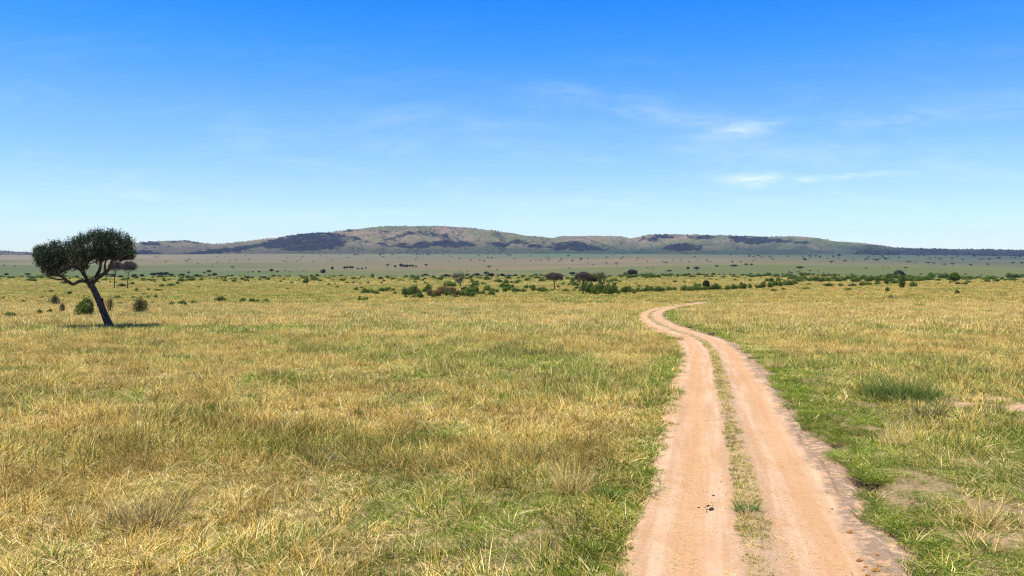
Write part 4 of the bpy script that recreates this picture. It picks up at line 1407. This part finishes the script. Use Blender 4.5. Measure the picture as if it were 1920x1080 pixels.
# low scrub too small and too many to count, scattered over the far slopes
rs = np.random.RandomState(66)
sp_, sc_ = [], []
for b in scrub:
    x, y, z = ray(b[0], b[1]); k = y / F
    sp_.append((x, y, z - .05)); sc_.append((b[2] * 1.2 * k * .55, b[2] * 1.1 * k * .55, b[3] * 1.25 * k))
for (y0, y1, n, dn) in ((330, 480, 120, .52), (480, 660, 420, .52), (640, 860, 900, .47), (860, 1100, 260, .52)):
    for _ in range(n):
        Y_ = rs.uniform(y0, y1); X_ = rs.uniform(-.72, .72) * Y_
        if fbm(np.array([X_ / 60]), np.array([Y_ / 45]), 3, 501)[0] < dn - .04 * rs.rand(): continue
        w_ = 1.0 + 2.2 * rs.rand() ** 2
        sp_.append((X_, Y_, float(zf(X_, Y_)) - .05)); sc_.append((w_, w_, w_ * rs.uniform(.6, 1.0)))
n = len(sp_)
print("scrub", n)
instancer("scrub", np.array(sp_), B_GREEN[:3], np.stack([np.zeros(n), np.zeros(n), rs.rand(n) * 6.28], 1), np.array(sc_), rs.randint(0, 3, n), {},
          "low green scrub speckling the far slopes behind the larger bushes", "scrub")

# sources, by distance class
SRC = []
SRC += [tuft(s, 15, .08, .10, .37, .0098, .45, 3, lean=.55, curve=.5) for s in (1, 2, 3, 4)]            # 0-3  near straw tuft
SRC += [tuft(s, 46, .14, .04, .13, .0095, .95, 2, curve=.5) for s in (5, 6, 7)]                # 4-6  near short turf
SRC += [tuft(s, 26, .13, .12, .42, .0145, .5, 2, lean=.5) for s in (8, 9, 10)]                        # 7-9  middle straw
SRC += [tuft(s, 60, .22, .05, .18, .0150, .95, 2) for s in (11, 12)]                          # 10-11 middle short
SRC += [tuft(s, 34, .30, .14, .48, .030, .5, 1, lean=.5) for s in (13, 14, 15)]                       # 12-14 far straw
SRC += [tuft(s, 80, .50, .06, .20, .030, .95, 1) for s in (16, 17)]                           # 15-16 far short
SRC += [tuft(s, 90, 1.1, .18, .52, .065, .6, 1, lean=.4) for s in (18, 19)]                           # 17-18 distant
SRC += [tuft(s, 10, .06, .25, .52, .0070, .35, 3, lean=.35, curve=.3, tone=(.6, 1)) for s in (20, 21)]  # 19-20 tall pale stems


SRC += [tuft(s, 56, .07, .18, .50, .0085, .75, 3, lean=.25, curve=.75, tone=(.1, 1)) for s in (30, 31, 32)]  # 21-23 arching tussocks


def scatter_band(d0, d1, dens, seed, margin=1.25, pad=2.0):
    rs = np.random.RandomState(seed)
    half = 960 / F * margin
    area = (half * (d1 ** 2 - d0 ** 2)) + 2 * pad * (d1 - d0)
    n = int(area * dens)
    # sample depth with density proportional to width
    Y = np.sqrt(rs.rand(n) * (d1 ** 2 - d0 ** 2) + d0 ** 2) if d0 > 0 else d1 * rs.rand(n)
    X = (rs.rand(n) * 2 - 1) * (half * Y + pad)
    return X, Y, rs


PX, PY, VR, SC, GR, BRT, RT = [], [], [], [], [], [], []


def fields(X, Y):
    """greenness, tallness and cover of the sward at a place"""
    s = road_s(X, Y)
    a = np.abs(s)
    big = fbm(X / 11, Y / 14, 4, 301)
    med = fbm(X / 2.4, Y / 3.0, 3, 303)
    sm = vnoise(X / .7, Y / .7, 305)
    green = .48 + (big - .5) * 1.2 + (med - .5) * 1.5
    tall = .55 + (med - .5) * 1.0 + (sm - .5) * .4
    # green grows lush along the track; wider and patchier on its right
    vergeL = sstep(2.7, 1.4, a + (med - .5) * 1.2) * (s < 0) * .55
    vergeR = sstep(3.8, 1.7, a + (med - .5) * 2.2) * (s > 0)
    verge = np.maximum(vergeL, vergeR)
    green = green + verge * .33
    tall = tall - verge * .75
    # lower, greener sward close by in the middle and around the lone tree
    g2 = np.exp(-(((X + 22) / 9) ** 2 + ((Y - 56) / 3.2) ** 2)) * .7
    green = green + g2; tall = tall - g2 * .8
    nearg = sstep(18, 9, Y) * .19 * (X < 3)
    green = green + nearg; tall = tall - nearg * .7
    drier = sstep(26, 70, Y) * .12
    green = green - drier
    rightdry = sstep(6, 14, X - .22 * Y) * .08
    green = green - rightdry * 2.2
    cover = np.ones_like(X)
    bare = fbm(X / 1.5 + 50, Y / 1.5, 3, 307)
    patchR = (s > 1.9) * sstep(9, 3, s)
    cover = cover - patchR * sstep(.58, .70, bare) * .25
    cover = cover - .4 * sstep(.76, .84, bare)
    bits = fbm(X / .55 + 9, Y / .8, 3, 309)
    cover = cover - (s > 1.4) * sstep(7.5, 2.5, s) * sstep(24, 14, Y) * sstep(.50, .62, bits) * .85
    # a bare scrape at the right edge
    cover = cover - pale_at(X, Y) * 1.3
    sc2 = np.exp(-(((X - .1) / .5) ** 2 + ((Y - 9.4) / .25) ** 2)) + np.exp(-(((X + .5) / .7) ** 2 + ((Y - 8.6) / .16) ** 2))
    cover = cover - sc2 * .6
    return s, np.clip(green, 0, 1), np.clip(tall, 0, 1), np.clip(cover, 0, 1), verge


def add_pts(X, Y, rs, straw_ids, short_ids, hs=1.0, lodscale=1.0, jitter=.35):
    s, green, tall, cover, verge = fields(X, Y)
    a = np.abs(s)
    el = 1.40 + .16 * (vnoise(Y / .5, X * 0 + 4, 311) - .5) * 2
    er = 1.60 + .26 * (vnoise(Y / .5, X * 0 + 8, 313) - .5) * 2
    onroad = ((s > -el) & (s < er)) & (Y < 160)
    strip = (np.abs(s + .03) < .09 + .10 * vnoise(Y / .6, X * 0, 315)) & (Y < 160)
    gap = vnoise(Y / 1.3, X * 0 + 2, 317) > .97
    keep = (~onroad | (strip & ~gap)) & (rs.rand(len(X)) < cover)
    X, Y, s, green, tall, verge, strip = X[keep], Y[keep], s[keep], green[keep], tall[keep], verge[keep], strip[keep]
    n = len(X)
    clump = sstep(.34, .60, vnoise(X / .38, Y / .38, 331) * .5 + vnoise(X / 1.3, Y / 1.6, 333) * .5)
    nearf = sstep(40, 10, Y)
    is_straw = rs.rand(n) < np.clip((.12 + tall * .85) * ((.30 - .24 * nearf) + .70 * clump), 0, .74 - .10 * nearf)
    is_straw &= ~strip
    v = np.where(is_straw, np.array(straw_ids)[rs.randint(0, len(straw_ids), n)], np.array(short_ids)[rs.randint(0, len(short_ids), n)])
    hz_ = np.where(is_straw, .55 + .55 * tall + .45 * clump, .75 + .5 * rs.rand(n)) * hs * rs.uniform(.75, 1.25, n)
    hz_ = np.where(strip, .9 * hz_, hz_)
    hz_ = hz_ * (1 - .35 * verge)
    wx = lodscale * rs.uniform(.8, 1.2, n) * np.where(strip, .52, 1)
    g = np.clip(np.where(is_straw, green * .75, green + .34 + .12 * nearf) + rs.normal(size=n) * .10, 0, 1)
    g = np.where(strip, .30 + .5 * rs.rand(n), g)
    br = np.clip(.62 + (fbm(X / 5, Y / 7, 3, 321) - .5) * .25 + (vnoise(X / .7, Y / .9, 323) - .5) * .95 + rs.normal(size=n) * .27, 0, 1)
    PX.append(X); PY.append(Y); VR.append(v); SC.append(np.stack([wx, wx, hz_], 1)); GR.append(g); BRT.append(br)
    # the sward leans a little away from the wind
    az = vnoise(X / 1.1, Y / 1.6, 341) * 6.5 + vnoise(X / 3, Y / 3, 343) * 4 + rs.normal(size=n) * .9
    rot = np.stack([rs.normal(size=n) * .12, rs.normal(size=n) * .12, az], 1)
    RT.append(rot)


X, Y, rs = scatter_band(0, 6.5, 26, 400, 1.3, 7); add_pts(X, Y, rs, [0, 1, 2, 3], [4, 5, 6])
X, Y, rs = scatter_band(6.5, 17, 145, 401, 1.12, 5.5); add_pts(X, Y, rs, [0, 1, 2, 3], [4, 5, 6])
X, Y, rs = scatter_band(17, 24, 55, 402, 1.12, 6); add_pts(X, Y, rs, [0, 1, 2, 3, 7, 8, 9], [4, 5, 10, 11])
X, Y, rs = scatter_band(24, 48, 30, 403, 1.12, 6); add_pts(X, Y, rs, [7, 8, 9], [10, 11])
X, Y, rs = scatter_band(48, 130, 7.5, 404, 1.12, 8); add_pts(X, Y, rs, [12, 13, 14], [15, 16])
X, Y, rs = scatter_band(130, 420, .5, 405, 1.12, 12); add_pts(X, Y, rs, [17, 18], [17, 18], hs=.8)
X, Y, rs = scatter_band(420, 760, .085, 409, 1.08, 8); add_pts(X, Y, rs, [17, 18], [17, 18], hs=.9, lodscale=2.0)
X, Y, rs = scatter_band(7, 60, 1.0, 406, 1.15, 1)
k = fbm(X / 3, Y / 3, 3, 303) > .5
add_pts(X[k], Y[k], rs, [19, 20], [19, 20], hs=.9)
X, Y, rs = scatter_band(6.5, 60, 3.4, 408, 1.15, 1)
k = (vnoise(X / 1.4, Y / 1.4, 333) > .35) & (np.abs(road_s(X, Y)) > 2.4)
add_pts(X[k], Y[k], rs, [21, 22, 23], [21, 22, 23], hs=.75)
X, Y, rs = scatter_band(6.5, 40, 95, 407, 1.15, .6)     # extra growth on the strip between the ruts
k = np.abs(road_s(X, Y) + .03) < .36
add_pts(X[k], Y[k], rs, [4, 5, 6], [4, 5, 6], hs=.9)
GX = np.concatenate(PX); GY = np.concatenate(PY)
GZ = zf(GX, GY)
sr = road_s(GX, GY)
# strip grass stands on the track's surface: keep it level with it
pts = np.stack([GX, GY, GZ + .035 * (np.abs(sr) < .5)], 1)
print("grass instances", len(GX))
instancer("grass", pts, SRC, np.concatenate(RT), np.concatenate(SC), np.concatenate(VR), {'gr': np.concatenate(GR), 'br': np.concatenate(BRT)},
          "dry golden grass with green undergrowth covering the whole plain", "grass")

# straw litter and pebbles on the track
rs = np.random.RandomState(77)
n = 5200
ti = rs.rand(n) * 34 + np.interp(6.0, RCY, tt)
si = np.clip(rs.normal(size=n) * .55 * rs.choice([-1, 1], n) + rs.choice([-1.35, -.25, .25, 1.2], n), -1.7, 1.9)
cxi = np.interp(ti, tt, RCX); cyi = np.interp(ti, tt, RCY); txi = np.interp(ti, tt, TX); tyi = np.interp(ti, tt, TY)
LX = cxi + tyi * si; LY = cyi - txi * si


def surf(X, Y):
    """fast track surface lookup"""
    s = road_s(X, Y)
    out = np.empty(len(X))
    from mathutils.kdtree import KDTree
    return s


from mathutils.kdtree import KDTree
RX = ROADZ[0][:, ::2].ravel(); RY = ROADZ[1][:, ::2].ravel(); RZ = ROADZ[2][:, ::2].ravel()
m_ = RY < 46
kd = KDTree(int(m_.sum()))
zz_ = RZ[m_]
for i, (a, b) in enumerate(zip(RX[m_], RY[m_])): kd.insert((a, b, 0), i)
kd.balance()
LZ = np.array([zz_[kd.find((a, b, 0))[1]] for a, b in zip(LX, LY)]) + .006
lit = []
for s in (1, 2):
    r = np.random.RandomState(s)
    n2_ = 3
    Vq = []
    for i in range(n2_):
        a = r.rand() * 6.28; L = r.uniform(.03, .09); c0 = r.normal(size=2) * .05
        d = np.array([math.cos(a), math.sin(a)]) * L; nrm = np.array([-math.sin(a), math.cos(a)]) * .0025
        Vq += [(*(c0 - d / 2 - nrm), .002), (*(c0 + d / 2 - nrm), .006), (*(c0 + d / 2 + nrm), .006), (*(c0 - d / 2 + nrm), .002)]
    lit.append(mesh("litter", np.array(Vq), np.arange(4 * n2_).reshape(-1, 4), M_grass, {'bc': np.full(4 * n2_, .75), 'bh': np.full(4 * n2_, 1.0)}))
bmv = []
r = np.random.RandomState(9)


def lump(seed, sx=1, sy=1, sz=.6, sub=10, rough=.35):
    """irregular rounded lump with radius about 1"""
    n1, n2 = sub, sub * 2
    V = []
    for i in range(n1 + 1):
        th = math.pi * i / n1
        for j in range(n2):
            ph = 2 * math.pi * j / n2
            d = np.array([math.sin(th) * math.cos(ph), math.sin(th) * math.sin(ph), math.cos(th)])
            q_ = 1 + rough * (fbm(np.array([d[0] * 1.7 + seed * 3.1 + d[2]]), np.array([d[1] * 1.7 + d[2] * 1.3]), 3, seed)[0] - .5) * 2
            V.append(d * q_ * np.array([sx, sy, sz]))
    a = np.arange((n1 + 1) * n2).reshape(n1 + 1, n2)
    b = np.roll(a, -1, 1)
    Fq = np.stack([a[:-1], a[1:], b[1:], b[:-1]], -1).reshape(-1, 4)
    return np.array(V), Fq


pv, pf = lump(3, sub=5)
peb = mesh("pebble", pv, pf, M_pebble, smooth=True)
instancer("straw_litter", np.stack([LX, LY, LZ], 1), lit, np.stack([np.zeros(n), np.zeros(n), rs.rand(n) * 6.28], 1), np.ones((n, 3)) * rs.uniform(.6, 1.3, (n, 1)), rs.randint(0, 2, n),
          {'gr': np.zeros(n), 'br': rs.rand(n)}, "loose bits of yellow straw lying on the dirt track", "straw")
n = 1500
ti = rs.rand(n) * 30 + np.interp(6.0, RCY, tt); si = rs.uniform(-1.5, 1.8, n)
cxi = np.interp(ti, tt, RCX); cyi = np.interp(ti, tt, RCY); txi = np.interp(ti, tt, TX); tyi = np.interp(ti, tt, TY)
LX = cxi + tyi * si; LY = cyi - txi * si
LZ = np.array([zz_[kd.find((a, b, 0))[1]] for a, b in zip(LX, LY)]) + .004
instancer("gravel", np.stack([LX, LY, LZ], 1), [peb], np.stack([np.zeros(n), np.zeros(n), rs.rand(n) * 6.28], 1), np.ones((n, 3)) * (rs.uniform(.003, .011, (n, 1))), np.zeros(n, int), {},
          "fine scattered gravel on the dirt track", "gravel")

# woodland grain on the hills
rs = np.random.RandomState(55)
n = 26000
Yh = rs.uniform(6200, 9600, n); Xh = (rs.rand(n) * 2 - 1) * .95 * Yh
Zh = hz(Xh, Yh)
sxh = CX + F * Xh / Yh; syh = HY + F * (EYE - Zh) / Yh
inw = np.zeros(n, bool)
for p in WOODS: inw |= inpoly(sxh + (fbm(sxh / 6, syh / 1.6, 4, 201) - .5) * 44, syh + (fbm(sxh / 6, syh / 1.6, 4, 203) - .5) * 9, p)
kp = (Zh > zf(Xh, Yh) - 3) & ((inw & (rs.rand(n) < .75 * sstep(.38, .58, fbm(Xh / 200, Yh / 330, 3, 403)))) | (rs.rand(n) < .30 * sstep(.5, .62, fbm(Xh / 260, Yh / 260, 3, 401))))
Xh, Yh, Zh = Xh[kp], Yh[kp], Zh[kp]
n = len(Xh)
instancer("woodland", np.stack([Xh, Yh, Zh - 1], 1), [B_DARK[0], B_DARK[1]], np.stack([np.zeros(n), np.zeros(n), rs.rand(n) * 6.28], 1),
          (3 + 8 * rs.rand(n, 1) ** 2) * np.array([[1, 1, 1.1]]), rs.randint(0, 2, n), {}, "dark far off woodland covering the burnt brown hill slopes", "woodland")
print("woodland", n)


# ------------------------------------------------------------------ near plants and small things
def tussock(px, py, hpx, label, kind='dry', seed=1, cat="grass tussock", group=None, wide=.5):
    x, y, z = ray(px, py, 5, 200)
    k = y / F
    H = hpx * k
    rs = np.random.RandomState(seed)
    nb = 260 if kind != 'bushy' else 1500
    W_ = H * wide
    if kind == 'dry': me = tuft_raw(seed, nb, W_ * .5, H * .35, H * 1.1, .006 + k * .12, .55)
    else: me = tuft_raw(seed, nb, W_ * .6, H * .3, H * 1.05, .008 + k * .2, .65)
    me.materials.clear(); me.materials.append(M_tus if kind == 'dry' else (M_tusg if kind == 'green' else (M_tusb if kind == 'bushy' else M_tusd)))
    o = link({"green": "leafy_weed", "bushy": "leafy_bush"}.get(kind, "grass_tussock"), me, None, (x, y, z))
    tag(o, label, cat, group)


def tuft_raw(seed, nb, rad, h0, h1, wd, splay):
    return tuft(seed, nb, rad, h0, h1, wd, splay, 3, curve=.3)


def tus_mat(name, c0, c1):
    m, t, out = material(name)
    bc = t.attr('bc').outputs['Fac']; bh = t.attr('bh').outputs['Fac']
    c = t.mix(bc, c0, c1)
    vm = t.n('ShaderNodeVectorMath', operation='ADD'); t.l(t.n('ShaderNodeNewGeometry').outputs['Normal'], vm.inputs[0]); vm.inputs[1].default_value = (0, 0, .6)
    vn = t.n('ShaderNodeVectorMath', operation='NORMALIZE'); t.l(vm.outputs[0], vn.inputs[0])
    d = t.n('ShaderNodeBsdfPrincipled'); t.l(vn.outputs[0], d.inputs['Normal']); t.l(c, d.inputs['Base Color']); d.inputs['Roughness'].default_value = .7; d.inputs['Specular IOR Level'].default_value = .1
    tr_ = t.n('ShaderNodeBsdfTranslucent'); t.l(c, tr_.inputs['Color'])
    ms = t.n('ShaderNodeMixShader'); ms.inputs[0].default_value = .25
    t.l(d.outputs[0], ms.inputs[1]); t.l(tr_.outputs[0], ms.inputs[2]); t.l(ms.outputs[0], out.inputs[0])
    return m


M_tus = tus_mat("dry_tussock", (0.26, 0.15, 0.04), (0.80, 0.60, 0.22))
M_tusd = tus_mat("dark_tussock", (0.05, 0.05, 0.018), (0.22, 0.19, 0.07))
M_tusb = tus_mat("bushy_clump", (0.035, 0.065, 0.010), (0.13, 0.19, 0.03))
M_tusg = tus_mat("green_tussock", (0.05, 0.10, 0.012), (0.17, 0.26, 0.035))
tussock(280, 985, 125, "big dry brown tussock with pale stalks in the lower left foreground", 'dry', 1, wide=.9)
tussock(262, 982, 75, "dark twiggy base of dead grass beside the big lower left tussock", 'dark', 2, wide=1.4)
tussock(1070, 925, 90, "pale dry tussock near the left edge of the track in the foreground", 'dry', 3)
tussock(630, 875, 70, "dark brown tussock left of centre in the foreground grass", 'dark', 4, wide=1.3)
tussock(1005, 865, 60, "brown tussock below centre, uphill of the pale dry one", 'dark', 5, wide=1.0)
tussock(1685, 748, 72, "low round dark green leafy clump in the right field beyond the green verge", 'bushy', 6, cat="bush", wide=1.5)
tussock(1850, 700, 26, "small dark green tuft at far right of the dry field", 'dark', 8, wide=1.2)
tussock(1815, 645, 24, "brownish tuft in the upper right of the dry field", 'dark', 9, wide=1.4)
tussock(1125, 633, 16, "green weed patch in the dry field left of the track's bend", 'green', 10, cat="plant", wide=2.4)
tussock(1262, 637, 16, "dark green weed on the left bank of the track below its bend", 'green', 11, cat="plant", wide=1.8)
tussock(860, 690, 18, "small green weed in the middle of the dry field", 'green', 12, cat="plant", wide=1.4)
tussock(475, 745, 18, "small green leafy weed left of centre in the dry field", 'green', 13, cat="plant", wide=1.2)
tussock(615, 765, 14, "yellow green rosette weed in the left middle of the field", 'green', 14, cat="plant", wide=1.8)
tussock(673, 775, 14, "tiny dark green weed right of the yellow green rosette", 'green', 15, cat="plant", wide=1.3)
tussock(1148, 935, 40, "dark green sprig close to the left edge of the track", 'green', 16, cat="plant", wide=.6)
tussock(1400, 962, 42, "small upright green weed on the grassy strip between the ruts", 'green', 17, cat="plant", wide=.7)
tussock(1850, 985, 85, "dry brown tussock in the lower right corner", 'dry', 18, wide=.7)
tussock(1680, 835, 60, "dry stalks beside bare soil on the right verge", 'dry', 19, wide=.7)
tussock(1740, 780, 50, "olive tussock in front of the pale bare scrape on the right", 'dark', 20, wide=.9)
tussock(1455, 690, 34, "golden tussock leaning over the right bank of the track", 'dry', 21, wide=.9)
tussock(1725, 575, 16, "green sprig standing in the dry field near the upper right", 'green', 22, cat="plant", wide=.7)
tussock(1672, 562, 14, "short green brown shrublet in the upper right field", 'dark', 23, wide=1.2)
tussock(1720, 586, 16, "narrow green weed below the upper right shrublet", 'green', 24, cat="plant", wide=.6)
tussock(290, 650, 22, "thin dark weed right and below the leaning acacia", 'dark', 25, wide=.6)
tussock(100, 652, 14, "green weed in the dry field below the leaning acacia", 'green', 26, cat="plant", wide=1.2)
tussock(220, 658, 14, "bright green low weed below the acacia's shadow", 'green', 27, cat="plant", wide=1.5)


def small_lump(name, mat, px, py, r, sz, seed, label, cat, group=None):
    x, y, z = ray(px, py, 5, 200)
    _, i, _ = kd.find((x, y, 0))
    s = float(road_s(np.array([x]), np.array([y]))[0])
    zz = float(zz_[i]) if abs(s) < 1.9 and y < 44 else z
    V, Fq = lump(seed, r, r * .8, r * sz, 9, .5)
    o = link(name, mesh(name, V, Fq, mat, smooth=True), None, (x, y, zz + r * sz * .45), seed * 1.3)
    tag(o, label, cat, group)


DG = "black dung lumps in the left wheel rut"
for i, (px, py, r, lab) in enumerate([
        (1334, 954, .036, "largest black dung lump in the left rut"),
        (1328, 946, .028, "black dung lump just above the largest one in the left rut"),
        (1323, 948, .017, "small black dung bit left of the two biggest lumps"),
        (1326, 952, .016, "small black dung bit below left of the second biggest lump"),
        (1335, 940, .014, "small black dung bit above right of the cluster"),
        (1336, 947, .012, "tiny black dung bit right of the second biggest lump"),
        (1325, 957, .013, "tiny black dung bit at the cluster's lower left"),
        (1310, 947, .017, "flat black dung bit lying apart on the cluster's left"),
        (1338, 927, .020, "black dung lump a little above the cluster"),
        (1361, 927, .016, "black dung lump alone right of the cluster near the grassy strip"),
        (1352, 903, .014, "black dung bit farthest up the left rut"),
        (1401, 1046, .018, "black dung bit low beside the grassy strip")]):
    small_lump("dung_pellet", M_dung, px, py, r, .62, 10 + i, lab, "dung", DG)
CG = "orange brown clods along the right margin of the track"
for i, (px, py, r, lab) in enumerate([
        (1593, 997, .036, "dark brown clod in the gully beside the right rut"),
        (1551, 923, .026, "topmost small clod in the right gully"),
        (1560, 952, .022, "small dark clod in the gully below the topmost one"),
        (1555, 956, .018, "orange clod touching the small dark one in the gully"),
        (1611, 1049, .038, "orange clod at the left of the bottom right scatter"),
        (1645, 1041, .026, "orange clod at the top right of the bottom scatter"),
        (1623, 1061, .024, "small orange clod in the middle of the bottom scatter"),
        (1618, 1066, .024, "small dark orange clod just below the middle one"),
        (1649, 1062, .028, "orange clod at the right of the bottom scatter"),
        (1642, 1070, .046, "largest brown clod at the bottom of the scatter"),
        (1627, 1078, .024, "clod cut by the bottom edge of the picture"),
        (1392, 1001, .030, "orange clod on the left edge of the grassy strip"),
        (1709, 943, .026, "orange brown clod lying in the right green verge")]):
    small_lump("dirt_clod", M_clod, px, py, r, .6, 40 + i, lab, "clod", CG)
small_lump("soil_mound", M_earth, 1335, 628, .26, .40, 71, "dark dug soil mound on the right bank below the track's bend", "mound")
small_lump("soil_mound", M_earth, 1292, 614, .26, .25, 72, "low brown soil mound on the right bank nearer the bend", "mound")
small_lump("tree_stump", M_earth, 6, 562, .30, 1.5, 73, "small dark upright stump at the far left edge", "stump")

# ------------------------------------------------------------------ haze
M_haze = bpy.data.materials.new("haze_air")
M_haze.use_nodes = True
t = NT(M_haze.node_tree)
out = t.n('ShaderNodeOutputMaterial')
pv_ = t.n('ShaderNodeVolumePrincipled')
pv_.inputs['Color'].default_value = (0.50, 0.68, 1.0, 1)
pv_.inputs['Density'].default_value = 1.9e-5
pv_.inputs['Anisotropy'].default_value = 0.0
t.l(pv_.outputs[0], out.inputs['Volume'])
allz = hz(np.repeat(np.linspace(-9000, 9000, 200)[None], 100, 0), np.repeat(np.linspace(6000, 12000, 100)[:, None], 200, 1)).max()
x1, y0, y1, z0, z1 = 17500.0, -60.0, 14400.0, -110.0, float(max(allz, 300)) + 60
Vb = np.array([(-x1, y0, z0), (x1, y0, z0), (x1, y1, z0), (-x1, y1, z0), (-x1, y0, z1), (x1, y0, z1), (x1, y1, z1), (-x1, y1, z1)])
Fb = np.array([(0, 3, 2, 1), (4, 5, 6, 7), (0, 1, 5, 4), (1, 2, 6, 5), (2, 3, 7, 6), (3, 0, 4, 7)])
tag(link("haze", mesh("haze", Vb, Fb, M_haze)), "thin blue haze of the open air", "haze", kind="stuff")
